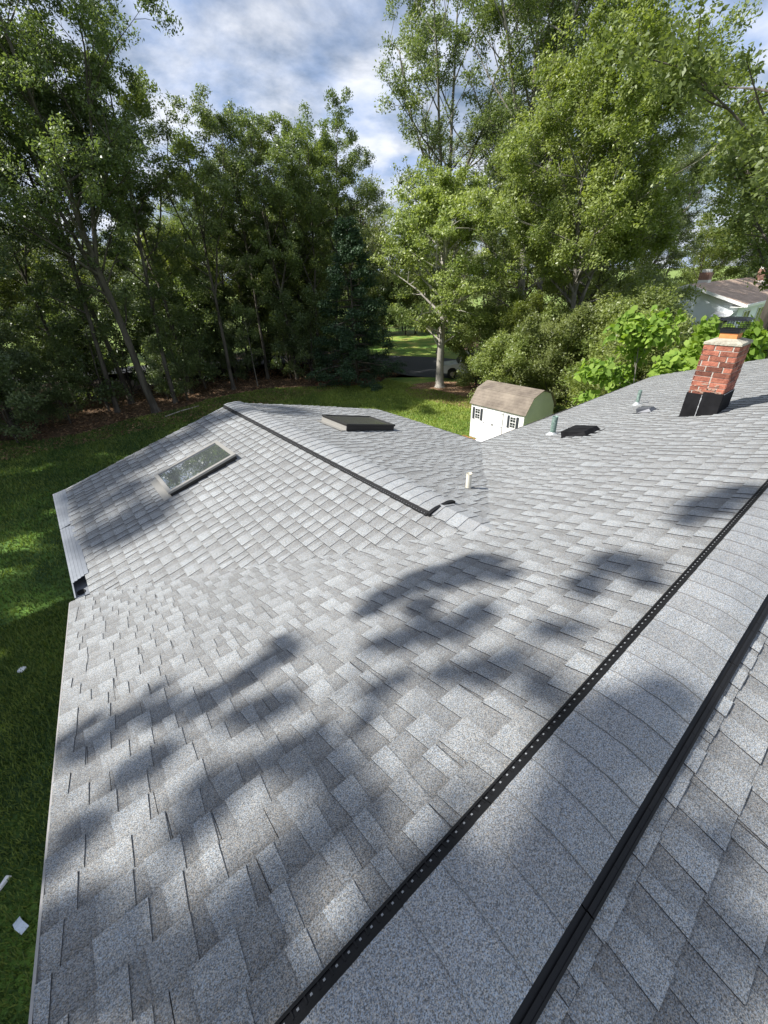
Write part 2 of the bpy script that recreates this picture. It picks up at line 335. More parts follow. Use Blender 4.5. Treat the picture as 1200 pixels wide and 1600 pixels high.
house = empty('house', (0, 0, GZ), 'house under the camera with a grey shingled cross-gable roof, brick chimney and skylights', 'house')
HI = Vector((0, 0, -GZ))
def HB(mb, name, m, parent=house, **kw):
    """build in world coordinates under the house or one of its parts"""
    o = mb.build(name, m, parent, **kw)
    if parent is house: o.location = HI
    return o
m_deck = varied('roof_deck', (.10, .09, .08), (.14, .12, .11), 8)
m_trim = mat('dark_fascia', (.035, .033, .033), .55)
m_drip = mat('aluminium_edge', (.36, .35, .34), .5, .2)
m_siding_h = varied('house_siding', (.55, .56, .56), (.62, .63, .63), 1.2, .6)
# deck (solid body under the shingles)
th = .16
d = MB()
d.prism([(0, -.012), (YE, ZE - .012), (YE, ZE - .10), (0, -th - .02), (-YE, ZE - .10), (-YE, ZE - .012)], 'x', XN + .01, XF - .01)
d.prism([(XW, ZR - .012), (XW + HR, ZE - .012), (XW + HR, ZE - .10), (XW, ZR - th), (XW - HL, ZE - .10), (XW - HL, ZE - .012)], 'y', 1.9, YW - .01)
roof = HB(d, 'roof', m_deck)
nm1, nm2 = (0, SN1, C1), (0, -SN1, C1); VLm = YE / C1
def RP(o): return o
shingles('shingle_slope', (0, 0, 0), (1, 0, 0), (0, C1, -SN1), nm1, XN, XF, VLm, 21, roof, 'grey shingle slope facing the lawn')
shingles('shingle_slope', (0, 0, 0), (1, 0, 0), (0, -C1, -SN1), nm2, XN, XF, VLm + (-.2843 / -C1 % E) * 0 + .003, 22, roof, 'grey shingle slope beyond the near ridge vent')
aL = math.atan(TL); aR = math.atan(TR)
shingles('shingle_slope', (XW, 0, ZR), (0, 1, 0), (-math.cos(aL), 0, -math.sin(aL)), (-math.sin(aL), 0, math.cos(aL)), 1.0, YW, HL / math.cos(aL), 23, roof, 'wing slope holding the glass skylight')
shingles('shingle_slope', (XW, 0, ZR), (0, 1, 0), (math.cos(aR), 0, -math.sin(aR)), (math.sin(aR), 0, math.cos(aR)), 1.0, YW, HR / math.cos(aR), 24, roof, 'wing slope holding the dark box skylight')

# ridge caps and vents
m_vent = mat('black_vent_plastic', (.008, .008, .009), .6, spec=.3)
m_ventdot = mat('vent_slot_sunspot', (.26, .27, .28), .6)  # pale tone stands in for sunlit spots in the vent slots
def cap_profile(w0, w1, h, t0, t1, n=9):
    """cross-section: distance from the ridge line vs height"""
    pts = []
    for i in range(n):
        s = w0 + (w1 - w0) * i / (n - 1); base = -abs(s) * (t0 if s < 0 else t1)
        rnd = -.024 * math.exp(-(s / .06) ** 2) if h > .01 else 0
        pts.append((s, base + h + rnd + .010))
    return pts
def ridge_caps(name, along, L0, L1, w0, w1, h, t0, t1, place, parent, seed):
    r = random.Random(seed); mb = MB(); k = 0; a = L0
    while a < L1:
        b = a + E * r.uniform(.95, 1.05); pr = cap_profile(w0, w1, h, t0, t1); c = r.choice((.35, .6, .8, 1.0, .9, .5)) + r.uniform(-.1, .1); k0 = r.uniform(-.003, .003); ww = [k0 * (i / 8 - .5) * 2 + r.uniform(-.0015, .0015) for i in range(len(pr))]; wb = [w + r.uniform(-.001, .001) for w in ww]
        b2 = min(b + .002, L1)
        for i in range(len(pr) - 1):
            (s0, z0), (s1, z1) = pr[i], pr[i + 1]
            # butt (thick) end at a, tucked end at b
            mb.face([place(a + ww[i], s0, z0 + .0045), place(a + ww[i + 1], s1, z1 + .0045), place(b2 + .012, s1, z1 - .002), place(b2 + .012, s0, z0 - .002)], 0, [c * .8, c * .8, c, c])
            mb.face([place(a + ww[i], s0, z0 + .0045), place(a + ww[i + 1], s1, z1 + .0045), place(a + ww[i + 1] + .001, s1, z1 - .004), place(a + ww[i] + .001, s0, z0 - .004)], 2)
        for (s, z), q in ((pr[0], 0), (pr[-1], -1)):
            mb.face([place(a, s, z + .0045), place(b2, s, z - .002), place(b2, s, z - .010), place(a, s, z - .006)], 1)
        a = b
    return mb.build(name, [m_cap, m_mastic, m_capedge], parent, fix=False)
def vent(name, L0, L1, w0, w1, h, t0, t1, place, parent, ext=(.045, .045), dotside=1):
    mb = MB()
    def seg(a0, a1, s0, s1, zb0, zt0, zb1, zt1, mi=0):
        mb.mesh8([place(a0, s0, zb0), place(a1, s0, zb0), place(a1, s1, zb1), place(a0, s1, zb1), place(a0, s0, zt0), place(a1, s0, zt0), place(a1, s1, zt1), place(a0, s1, zt1)], mi)
    for side, (w, e, t) in enumerate(((w0, ext[0], t0), (w1, ext[1], t1))):
        sg = -1 if side == 0 else 1
        i0, i1 = w - sg * .03, w + sg * e
        zb = lambda s: -abs(s) * t
        a = L0
        while a < L1:
            b = min(a + 1.22, L1) - .004
            # baffle body under the cap edge and out-turned lip
            seg(a, b, w - sg * .02, w + sg * e * .45, zb(w) + .002, zb(w) + h + .001, zb(w + sg * e * .45) + .002, zb(w + sg * e * .45) + h * .62)
            k_ = .56 if side == dotside else .78
            seg(a, b, w + sg * e * .45, w + sg * e * .82, zb(w + sg * e * .45) + .002, zb(w + sg * e * .45) + h * k_, zb(w + sg * e * .82) + .002, zb(w + sg * e * .82) + h * (k_ - .04))
            seg(a, b, w + sg * e * .82, w + sg * e, zb(w + sg * e * .82) + .002, zb(w + sg * e * .82) + h * (k_ + (.10 if side == dotside else .02)), zb(w + sg * e) + .002, zb(w + sg * e) + h * (k_ + (.06 if side == dotside else -.02)))
            a += 1.22
        # louver ribs, and pale blocks painted as sunlight showing in the slots
        a = L0 + .02
        while a < L1 - .02:
            s0, s1 = w + sg * e * .44, w + sg * e * .83
            seg(a, a + .004, s0, s1, zb(s0) + .004, zb(s0) + h * (k_ + (.12 if side == dotside else .025)), zb(s1) + .004, zb(s1) + h * (k_ + (.10 if side == dotside else -.015)))
            if side == dotside:
                q0, q1 = w + sg * e * .56, w + sg * e * .68
                seg(a + .014, a + .020, q0, q1, zb(q0) + .004, zb(q0) + h * .56 + .0015, zb(q1) + .004, zb(q1) + h * .54 + .0015, 1)
            a += .036 if side == dotside else .075
    return mb.build(name, [m_vent, m_ventdot], parent)
pm = lambda a, s, z: (a, s, z)
ridge_caps('ridge_cap', 'x', XN, XF, -.187, .108, .026, T1, T1, pm, roof, 31)
vent('ridge_vent', XN, XF, -.187, .108, .034, T1, T1, pm, roof, ext=(.038, .044))
pw = lambda a, s, z: (XW + .13 + s, a, ZR + z) if False else (XW + s, a, ZR + z)
c3 = ridge_caps('ridge_cap', 'y', 1.35, 2.12, -.15, .15, .004, TL, TR, pw, roof, 35); c3['label'] = 'low cap shingles where the wing ridge meets the main slope'
c2 = ridge_caps('ridge_cap', 'y', 2.12, YW + .01, -.15, .17, .026, TL, TR, pw, roof, 32)
v2 = vent('ridge_vent', 2.12, YW, -.15, .17, .032, TL, TR, pw, roof, ext=(.035, .02), dotside=0)
c2['label'] = 'cap shingles along the wing ridge'; v2['label'] = 'vent strip along the wing ridge'
e = MB()                                             # end plug of the wing ridge vent
pr = cap_profile(-.172, .18, .026, TL, TR, 9)
for i in range(8):
    (s0, z0), (s1, z1) = pr[i], pr[i + 1]
    e.mesh8([pw(2.085, s0, z0 - .040), pw(2.12, s0, z0 - .040), pw(2.12, s1, z1 - .040), pw(2.085, s1, z1 - .040), pw(2.085, s0, z0 + .001), pw(2.12, s0, z0 + .001), pw(2.12, s1, z1 + .001), pw(2.085, s1, z1 + .001)])
e.build('vent_end_plug', m_vent, roof)

# drip edges, fascia, gutter
t = MB()
for y0, y1, s in ((0, YE, 1), (-YE, 0, -1)):
    for xa, xb in ((XN - .008, XN + .0), (XF - .0, XF + .008)):
        z0, z1 = -abs(y0) * T1, -abs(y1) * T1
        t = MB()
        t.mesh8([(xa, y0, z0 - .05), (xb, y0, z0 - .05), (xb, y1, z1 - .05), (xa, y1, z1 - .05), (xa, y0, z0 + .007), (xb, y0, z0 + .007), (xb, y1, z1 + .007), (xa, y1, z1 + .007)])
        HB(t, 'drip_edge', m_drip)
for bx in ((XW + HR + .02, XF, YE + .002, YE + .09, ZE - .13, ZE - .022), (XN, XW - HL, YE + .002, YE + .02, ZE - .11, ZE - .006), (XW + HR + .002, XW + HR + .09, YE + .22, YW, ZE - .13, ZE - .018), (XN, XF, -YE - .10, -YE - .002, ZE - .11, ZE)):
    t = MB(); t.box(*bx); f = HB(t, 'gutter', m_trim, bevel=.006); f['label'] = 'dark gutter along a lower roof edge'
'''t.box(XW + HR + .02, XF, YE + .002, YE + .10, ZE - .11, ZE + .004); t.box(XN, XW - HL, YE + .002, YE + .02, ZE - .11, ZE - .006)
t.box(XW + HR + .002, XW + HR + .09, YE + .05, YW, ZE - .11, ZE + .002)
t.box(XN, XF, -YE - .10, -YE - .002, ZE - .11, ZE)
f = HB(t, 'gutter', m_trim, bevel=.006); f['label'] = 'dark gutter along the lower roof edges'
'''
# wing end rake boards
t = MB()
for x0, x1, z0, z1 in ((XW - HL, XW, ZE, ZR), (XW, XW + HR, ZR, ZE)):
    t.mesh8([(x0, YW + .001, z0 - .16), (x1, YW + .001, z1 - .16), (x1, YW + .025, z1 - .16), (x0, YW + .025, z0 - .16), (x0, YW + .001, z0 + .001), (x1, YW + .001, z1 + .001), (x1, YW + .025, z1 + .001), (x0, YW + .025, z0 + .001)])
HB(t, 'rake_board', m_siding_h)
# left gutter with a ribbed guard, open at its near end
m_gut = varied('grey_gutter_metal', (.20, .215, .24), (.29, .31, .34), 3, .45, metal=.25)
gx1 = XW - HL + .02; gx0 = gx1 - .155; gt = MB()
gt.box(gx0, gx0 + .012, 4.30, YW, ZE - .10, ZE - .008); gt.box(gx0 + .012, gx1 - .02, 4.30, YW, ZE - .10, ZE - .09); gt.box(gx0 + .012, gx1 - .02, 4.30, 4.308, ZE - .09, ZE - .02)
gt.box(gx1 - .02, gx1 - .012, 4.30, YW, ZE - .10, ZE - .025)
gut = HB(gt, 'gutter', m_gut); gut['label'] = 'pale metal gutter with a ribbed leaf guard'
gg = MB(); a = 4.56
for (y0, y1) in ((4.60, 6.05), (6.056, YW)):
    for i, (p, q, h) in enumerate(((0, .026, .0), (.028, .060, .006), (.062, .094, .012), (.096, .128, .018), (.130, .172, .026))):
        gg.mesh8([(gx0 + p, y0 + i * .012, ZE - .012 + h), (gx0 + q, y0 + i * .012, ZE - .008 + h), (gx0 + q, y1, ZE - .008 + h), (gx0 + p, y1, ZE - .012 + h), (gx0 + p, y0 + i * .012, ZE - .006 + h), (gx0 + q, y0 + i * .012, ZE - .002 + h), (gx0 + q, y1, ZE - .002 + h), (gx0 + p, y1, ZE - .006 + h)])
gg.build('gutter_guard', m_gut, gut)
hs = MB(); hs.prism([(gx0 + .05 + .042 * math.cos(i * .5236), 4.50 + .05 * math.sin(i * .5236)) for i in range(12)], 'z', ZE - .0895, ZE - .085); hs.build('downspout_hole', mat('black_opening', (.004, .004, .004), .9), gut)

# walls under the roof
w = MB()
def lapwall(mb, a, b, z0, z1, nrm, mi=0):
    a = Vector((*a, 0)); b = Vector((*b, 0)); n = Vector((*nrm, 0)); z = z0
    while z < z1 - .01:
        zt = min(z + .11, z1)
        mb.face([(*(a + n * .014).xy, z), (*(b + n * .014).xy, z), (*(b).xy, zt), (*(a).xy, zt)], mi); mb.face([(*a.xy, z), (*b.xy, z), (*(b + n * .014).xy, z), (*(a + n * .014).xy, z)], mi); z = zt
for a, b, n in (((XN + .3, -YE + .4), (XN + .3, YE - .4), (-1, 0)), ((XF - .3, YE - .4), (XF - .3, -YE + .4), (1, 0)), ((XW - HL + .4, YE - .4), (XW - HL + .4, YW - .3), (-1, 0)), ((XW - HL + .4, YW - .3), (XW + HR - .4, YW - .3), (0, 1)),
                ((XW + HR - .4, YW - .3), (XW + HR - .4, YE - .4), (1, 0)), ((XW + HR - .4, YE - .4), (XF - .3, YE - .4), (0, 1)), ((XN + .3, YE - .4), (XW - HL + .4, YE - .4), (0, 1)), ((XN + .3, -YE + .4), (XF - .3, -YE + .4), (0, -1))):
    lapwall(w, a, b, GZ, ZE - .02, n)
wall = HB(w, 'wall', m_siding_h, fix=False)
gw = MB(); gw.prism([(XW - HL + .4, ZE - .02), (XW + HR - .4, ZE - .02), (XW, ZR - .17)], 'y', YW - .32, YW - .30)
HB(gw, 'gable_wall', m_siding_h)
for x in (XN + .31, XF - .33): gw = MB(); gw.prism([(-YE + .4, ZE - .02), (YE - .4, ZE - .02), (0, -.19)], 'x', x, x + .02); HB(gw, 'gable_wall', m_siding_h)

# ------------------------------------------------------------------ chimney
CX0, CX1, CY0, CY1, CZT = 6.93, 7.38, 1.205, 1.60, .535
m_brick = varied('red_brick', (.19, .060, .040), (.33, .125, .080), 20, .85, 6, .5, 60, island=.5)
m_mortar = varied('mortar', (.38, .35, .31), (.50, .46, .41), 30, .95, 4, .4)
rz = lambda y: -y * T1
ch = MB(); ch.box(CX0 + .004, CX1 - .004, CY0 + .004, CY1 - .004, rz(CY1) - .1, CZT - .02); chim = HB(ch, 'chimney', m_mortar)
bk = MB(); r = random.Random(3); CH = .0665; z = CZT - .02 - CH; k = 0
while z > rz(CY1):
    for side in range(4):
        L = (CY1 - CY0) if side % 2 == 0 else (CX1 - CX0)
        off = .0 if k % 2 else -.098; a = off
        if r.random() < .3: a -= .03
        while a < L:
            w_ = .19 if r.random() < .85 else .09
            a0, a1 = max(a, 0) + .004, min(a + w_, L) - .004
            if a1 - a0 > .02:
                pj = r.uniform(.001, .006); z0, z1 = z + .004 + r.uniform(-.001, .001), z + CH - .005 + r.uniform(-.001, .001); dz = .03
                if side == 0: bk.box(CX0 - pj, CX0 + dz, CY0 + a0, CY0 + a1, z0, z1)
                if side == 2: bk.box(CX1 - dz, CX1 + pj, CY0 + a0, CY0 + a1, z0, z1)
                if side == 1: bk.box(CX0 + a0, CX0 + a1, CY0 - pj, CY0 + dz, z0, z1)
                if side == 3: bk.box(CX0 + a0, CX0 + a1, CY1 - dz, CY1 + pj, z0, z1)
            a += w_ + .008
    z -= CH; k += 1
bk.build('brickwork', m_brick, chim, bevel=.0025)
# old mortar smeared over the lowest courses
m_smear = varied('mortar_smear', (.34, .27, .22), (.38, .20, .14), 25, .95, 5, .4)
sm = MB()
for i in range(15):
    y = r.uniform(CY0 + .02, CY1 - .05); zc = r.uniform(-.10, .03); a, b = r.uniform(.015, .05), r.uniform(.004, .013)
    sm.prism([(y + a * math.cos(t_) * r.uniform(.7, 1.2), zc + b * math.sin(t_) * r.uniform(.6, 1.3)) for t_ in [j * math.pi / 5 for j in range(10)]], 'x', CX0 - .0095, CX0 + .002)
sm.build('mortar_smear', m_smear, chim)
m_flash = varied('black_flashing', (.006, .006, .007), (.014, .014, .016), 6, .75, spec=.15)
fl = MB()
def flpanel(x0, x1, y0, y1, zt0, zt1):  # box skirt whose bottom follows the roof
    fl.mesh8([(x0, y0, rz(y0)), (x1, y0, rz(y0)), (x1, y1, rz(y1)), (x0, y1, rz(y1)), (x0, y0, zt0), (x1, y0, zt0), (x1, y1, zt1), (x0, y1, zt1)])
ys = 1.425
flpanel(CX0 - .018, CX0 - .004, ys + .002, CY1 + .012, -.115, -.115); flpanel(CX0 - .018, CX0 - .004, CY0 - .012, ys - .002, -.082, -.06 * 0 - .082)
flpanel(CX0 - .004, CX1 + .012, CY0 - .014, CY0 - .004, -.082, -.082); flpanel(CX0 - .004, CX1 + .012, CY1 + .004, CY1 + .014, -.115, -.115); flpanel(CX1 + .004, CX1 + .016, CY0 - .014, CY1 + .014, -.1, -.1)
for a, b, c, d_ in ((CX0 - .01, CX1 + .01, CY1 + .014, CY1 + .04), ):
    fl.mesh8([(a, c, rz(c) + .012), (b, c, rz(c) + .012), (b, d_, rz(d_) + .012), (a, d_, rz(d_) + .012), (a, c, rz(c) + .018), (b, c, rz(c) + .018), (b, d_, rz(d_) + .018), (a, d_, rz(d_) + .018)])
fl.build('flashing', m_flash, chim)
sl = MB()
for i in range(14):
    zz_ = -.12 - i * .022; q = r.uniform(.003, .006)
    if zz_ > rz(ys) + .01: sl.box(CX0 - .0205, CX0 - .0175, ys - q + r.uniform(-.002, .002), ys + q, zz_ - .02, zz_)
sl.build('sealant', mat('grey_sealant', (.35, .36, .37), .6), chim); sl = MB()
sl.box(CX0 - .003, CX1 + .005, CY0 - .0165, CY0 - .0135, -.088, -.080)
sl.build('sealant', mat('grey_sealant', (.35, .36, .37), .6), chim)
cw = MB(); cw.box(CX0 - .012, CX1 + .012, CY0 - .012, CY1 + .012, CZT - .02, CZT + .012)
cw.mesh8([(CX0 - .012, CY0 - .012, CZT + .012), (CX1 + .012, CY0 - .012, CZT + .012), (CX1 + .012, CY1 + .012, CZT + .012), (CX0 - .012, CY1 + .012, CZT + .012), (CX0 + .1, CY0 + .09, CZT + .05), (CX1 - .1, CY0 + .09, CZT + .05), (CX1 - .1, CY1 - .09, CZT + .05), (CX0 + .1, CY1 - .09, CZT + .05)])
cw.build('chimney_crown', varied('crown_mortar', (.26, .24, .19), (.44, .41, .34), 12, .95, 6, .6), chim, bevel=.004)
FX0, FX1, FY0, FY1 = CX0 + .12, CX1 - .12, CY0 + .10, CY1 - .10
fu = MB(); fu.box(FX0, FX1, FY0, FY1, CZT + .03, CZT + .12); fu.build('flue_liner', varied('clay_flue', (.55, .20, .07), (.66, .28, .10), 10, .8), chim, bevel=.006)
cp = MB(); cp.box(FX0 - .01, FX1 + .01, FY0 - .01, FY1 + .01, CZT + .115, CZT + .165); cp.box(FX0 - .06, FX1 + .06, FY0 - .06, FY1 + .06, CZT + .265, CZT + .272)
cp.mesh8([(FX0 - .06, FY0 - .06, CZT + .272), (FX1 + .06, FY0 - .06, CZT + .272), (FX1 + .06, FY1 + .06, CZT + .272), (FX0 - .06, FY1 + .06, CZT + .272), (FX0 - .02, FY0 - .02, CZT + .292), (FX1 + .02, FY0 - .02, CZT + .292), (FX1 + .02, FY1 + .02, CZT + .292), (FX0 - .02, FY1 + .02, CZT + .292)])
cap = cp.build('chimney_cap', mat('cap_metal', (.02, .022, .028), .4, .5), chim)
ms = MB(); n = 9
for (x0, y0, x1, y1) in ((FX0 - .035, FY0 - .035, FX1 + .035, FY0 - .035), (FX1 + .035, FY0 - .035, FX1 + .035, FY1 + .035), (FX1 + .035, FY1 + .035, FX0 - .035, FY1 + .035), (FX0 - .035, FY1 + .035, FX0 - .035, FY0 - .035)):
    for i in range(n + 1):
        a = i / n; ms.tube([(x0 + (x1 - x0) * a, y0 + (y1 - y0) * a, CZT + .15), (x0 + (x1 - x0) * a, y0 + (y1 - y0) * a, CZT + .268)], .002, 4)
    for i in range(5): ms.tube([(x0, y0, CZT + .155 + i * .024), (x1, y1, CZT + .155 + i * .024)], .002, 4)
ms.build('cap_mesh', mat('cap_wire', (.03, .03, .03), .5, .5), cap)

# ------------------------------------------------------------------ skylights
m_skf = mat('skylight_frame_tan', (.30, .29, .27), .4, .25); m_skd = mat('skylight_dark_frame', (.025, .024, .023), .4, .2)
def skylight(x0, x1, y0, y1, slope, h, m_frame, m_side, label, glassm, parent, fw=.05):
    """slope: function x -> z of the roof surface"""
    a = math.atan(slope(1) - slope(0)); up = Vector((-math.sin(a), 0, math.cos(a)))
    def Q(x, y, hh): return Vector((x, y, slope(x))) + up * hh
    def blk(mb, xa, xb, ya, yb, h0, h1, mi=0):
        mb.mesh8([Q(xa, ya, h0), Q(xb, ya, h0), Q(xb, yb, h0), Q(xa, yb, h0), Q(xa, ya, h1), Q(xb, ya, h1), Q(xb, yb, h1), Q(xa, yb, h1)], mi)
    mb = MB(); blk(mb, x0 + .012, x1 - .012, y0 + .012, y1 - .012, -.02, h - .035)
    sk = HB(mb, 'skylight', m_side, bevel=.003); sk['label'] = label
    fr = MB()
    for xa, xb, ya, yb in ((x0, x1, y0, y0 + fw), (x0, x1, y1 - fw, y1), (x0, x0 + fw, y0 + fw, y1 - fw), (x1 - fw, x1, y0 + fw, y1 - fw)): blk(fr, xa, xb, ya, yb, h - .032, h)
    fr.build('frame', m_frame, sk, bevel=.004)
    gl = MB(); blk(gl, x0 + fw, x1 - fw, y0 + fw, y1 - fw, h - .03, h - .014); gl.build('glass', glassm, sk)
    if fw < .04:
        tp_ = MB(); blk(tp_, x0 + .002, x0 + .012, y0 + .002, y1 - .002, -.01, h - .04); tp_.build('side_panel', m_frame if m_side is m_skd and fw > .04 else m_skf, sk)
    fs = MB(); blk(fs, x0 - .09, x0 + .012, y0 - .01, y1 + .01, .010, .016); fs.build('flashing', m_skf, sk)
m_glass = mat('skylight_glass', (.09, .10, .11), .02, 0, .9); m_glass.node_tree.nodes['Principled BSDF'].inputs['IOR'].default_value = 3.2; m_glass.node_tree.nodes['Principled BSDF'].inputs['Coat Weight'].default_value = .9; m_glass.node_tree.nodes['Principled BSDF'].inputs['Coat Roughness'].default_value = .01
m_glass2 = mat('skylight_matte_glass', (.07, .07, .062), .18, 0, .5)
skylight(.73, 1.70, 5.24, 6.00, lambda x: ZR - (XW - x) * TL, .085, m_skf, m_skd, 'glass skylight with a tan frame reflecting clouds', m_glass, house)
skylight(3.47, 4.50, 5.16, 5.92, lambda x: ZR - (x - XW) * TR, .12, m_skd, m_skd, 'raised dark skylight on the far wing slope', m_glass2, house, .035)

# ------------------------------------------------------------------ pipes and roof vents
m_cop = varied('verdigris_copper', (.10, .16, .14), (.27, .36, .32), 25, .6, metal=.2)
m_pvc = varied('weathered_white_pipe', (.62, .58, .48), (.72, .69, .60), 12, .5)
m_lead = mat('lead_boot', (.42, .44, .45), .5, .3); m_rub = mat('rubber_boot', (.07, .075, .08), .6)
def pipe(x, y, h, rad, m, mboot, label):
    z = -y * T1; p = MB(); p.tube([(x, y, z - .05), (x, y, z + h)], rad, 16, cap=False); p.tube([(x, y, z + h), (x, y, z + h - .03)], [rad, rad * .8], 16, cap=False)
    p.tube([(x, y, z + h - .031), (x, y, z + h - .03)], rad * .82, 16)
    o = HB(p, 'vent_pipe', m, smooth=False); o['label'] = label
    b = MB(); b.tube([(x, y, z + .005), (x, y, z + .02), (x, y, z + .05), (x, y, z + .06)], [rad * 2.3, rad * 1.9, rad * 1.25, rad * 1.1], 18)
    a = .1
    b.mesh8([(x - a, y - a, z + a * T1 + .006), (x + a, y - a, z + a * T1 + .006), (x + a, y + a, z - a * T1 + .006), (x - a, y + a, z - a * T1 + .006), (x - a, y - a, z + a * T1 + .014), (x + a, y - a, z + a * T1 + .014), (x + a, y + a, z - a * T1 + .014), (x - a, y + a, z - a * T1 + .014)], 1)
    b.build('pipe_boot', [mboot, m_lead if mboot is m_lead else m_sh], o)
pipe(3.26, 2.41, .26, .031, m_pvc, m_rub, 'short white vent pipe at the end of the wing ridge')
pipe(6.20, 3.10, .32, .046, m_cop, m_lead, 'green copper vent pipe beside the black roof vent')
pipe(8.50, 2.76, .28, .032, m_cop, m_lead, 'thin green copper vent pipe beyond the two black roof vents')
def roof_vent(x0, x1, y0, y1, h, label, mh=None):
    q = MB()
    def Q(x, y, hh): return Vector((x, y, -y * T1)) + Vector(nm1) * hh
    q.mesh8([Q(x0 - .05, y0 - .05, .008), Q(x1 + .05, y0 - .05, .008), Q(x1 + .05, y1 + .05, .008), Q(x0 - .05, y1 + .05, .008), Q(x0 - .05, y0 - .05, .014), Q(x1 + .05, y0 - .05, .014), Q(x1 + .05, y1 + .05, .014), Q(x0 - .05, y1 + .05, .014)])
    o = HB(q, 'roof_vent', m_flash); o['label'] = label
    c = MB(); c.mesh8([Q(x0, y0, .012), Q(x1, y0, .012), Q(x1, y1, .012), Q(x0, y1, .012), Q(x0 + .03, y0 + .04, h * .75), Q(x1 - .03, y0 + .04, h * .75), Q(x1, y1, h), Q(x0, y1, h)]); xm = (x0 + x1) / 2
    c.mesh8([Q(xm - .006, y0 + .04, h * .70), Q(xm + .006, y0 + .04, h * .70), Q(xm + .006, y1, h * .95), Q(xm - .006, y1, h * .95), Q(xm - .006, y0 + .04, h * .75 + .008), Q(xm + .006, y0 + .04, h * .75 + .008), Q(xm + .006, y1, h + .008), Q(xm - .006, y1, h + .008)])
    c.build('vent_hood', mh or m_flash, o, bevel=.005)
roof_vent(5.93, 6.38, 2.42, 2.80, .11, 'larger square black roof vent by the thick copper pipe')
roof_vent(7.56, 7.80, 2.18, 2.40, .09, 'small square roof vent toward the thin copper pipe', mat('grey_vent_metal', (.08, .085, .10), .35, .3))

# ------------------------------------------------------------------ shed
m_shw = varied('shed_white', (.72, .73, .74), (.80, .80, .80), 2, .6); m_shr = varied('brown_shingle', (.14, .115, .095), (.25, .21, .17), 1.6, .9, 6, .4, 30)
m_shut = mat('dark_shutter', (.03, .035, .045), .6); m_pane = mat('dark_pane', (.02, .025, .03), .08, 0, .8); m_metal = mat('hinge_metal', (.05, .05, .05), .5, .5)
SX0, SX1, SY0, SY1 = 16.12, 18.52, 9.85, 12.9; SE = -4.12
shed = empty('garden_shed', ((SX0 + SX1) / 2, (SY0 + SY1) / 2, GZ), 'small white garden shed with a brown gambrel roof beside the brick patio', 'shed')
SI = -Vector(shed.location)
def SB(mb, name, m, parent=None, **kw):
    o = mb.build(name, m, parent or shed, **kw)
    if parent is None: o.location = SI
    return o
sx = (SX0 + SX1) / 2; gam = [(SX0, SE), (SX0 + .45, -3.50), (sx, -3.27), (SX1 - .45, -3.50), (SX1, SE)]
w = MB(); w.box(SX0 + .02, SX1 - .02, SY0 + .02, SY1 - .02, GZ + .02, SE)
w.prism([(SX0 + .02, SE)] + [(x, z - .03) for x, z in gam[1:4]] + [(SX1 - .02, SE)], 'y', SY0 + .02, SY1 - .02)
y = SY0
while y < SY1 - .01:                                 # vertical board front
    w.box(SX0, SX0 + .02, y + .004, min(y + .10, SY1) - .004, GZ + .05, SE); y += .10
z = GZ + .05
def gamw(z):
    if z < SE: return SX0, SX1
    for (xa, za), (xb, zb) in zip(gam[:2], gam[1:3]):
        if za <= z <= zb: x = xa + (xb - xa) * (z - za) / (zb - za); return x, SX0 + SX1 - x
    return sx, sx
while z < -3.36:
    a, b = gamw(z + .10)
    w.mesh8([(a, SY0 - .012, z), (b, SY0 - .012, z), (b, SY0 + .02, z), (a, SY0 + .02, z), (a, SY0 + .014, z + .10), (b, SY0 + .014, z + .10), (b, SY0 + .02, z + .10), (a, SY0 + .02, z + .10)]); z += .10
SB(w, 'wall', m_shw)
rf = MB()
for i in range(4):
    (xa, za), (xb, zb) = gam[i], gam[i + 1]
    if i == 0: xa -= .07; za -= .07
    if i == 3: xb += .07; zb -= .07
    L = math.hypot(xb - xa, zb - za); nx, nz = -(zb - za) / L, (xb - xa) / L; n = max(2, int(L / .14))
    for k in range(n):
        t0, t1 = k / n, (k + 1) / n; up_l = .022 if i < 2 else .014; up_r = .014 if i < 2 else .022
        p0 = (xa + (xb - xa) * t0, za + (zb - za) * t0); p1 = (xa + (xb - xa) * t1, za + (zb - za) * t1)
        yy = SY0 - .09 + (k % 2) * .004
        rf.mesh8([(p0[0], yy, p0[1]), (p1[0], yy, p1[1]), (p1[0], SY1 + .09, p1[1]), (p0[0], SY1 + .09, p0[1]), (p0[0] + nx * up_l, yy, p0[1] + nz * up_l), (p1[0] + nx * up_r, yy, p1[1] + nz * up_r), (p1[0] + nx * up_r, SY1 + .09, p1[1] + nz * up_r), (p0[0] + nx * up_l, SY1 + .09, p0[1] + nz * up_l)])
SB(rf, 'roof', m_shr, fix=True)
tr = MB(); tr.box(SX0 - .02, SX0 - .001, SY0 - .01, SY1 + .01, SE - .14, SE - .03)
for y in (SY0, SY1 - .08): tr.box(SX0 - .015, SX0 - .001, y, y + .08, GZ + .05, SE - .14)
SB(tr, 'trim', m_shw)
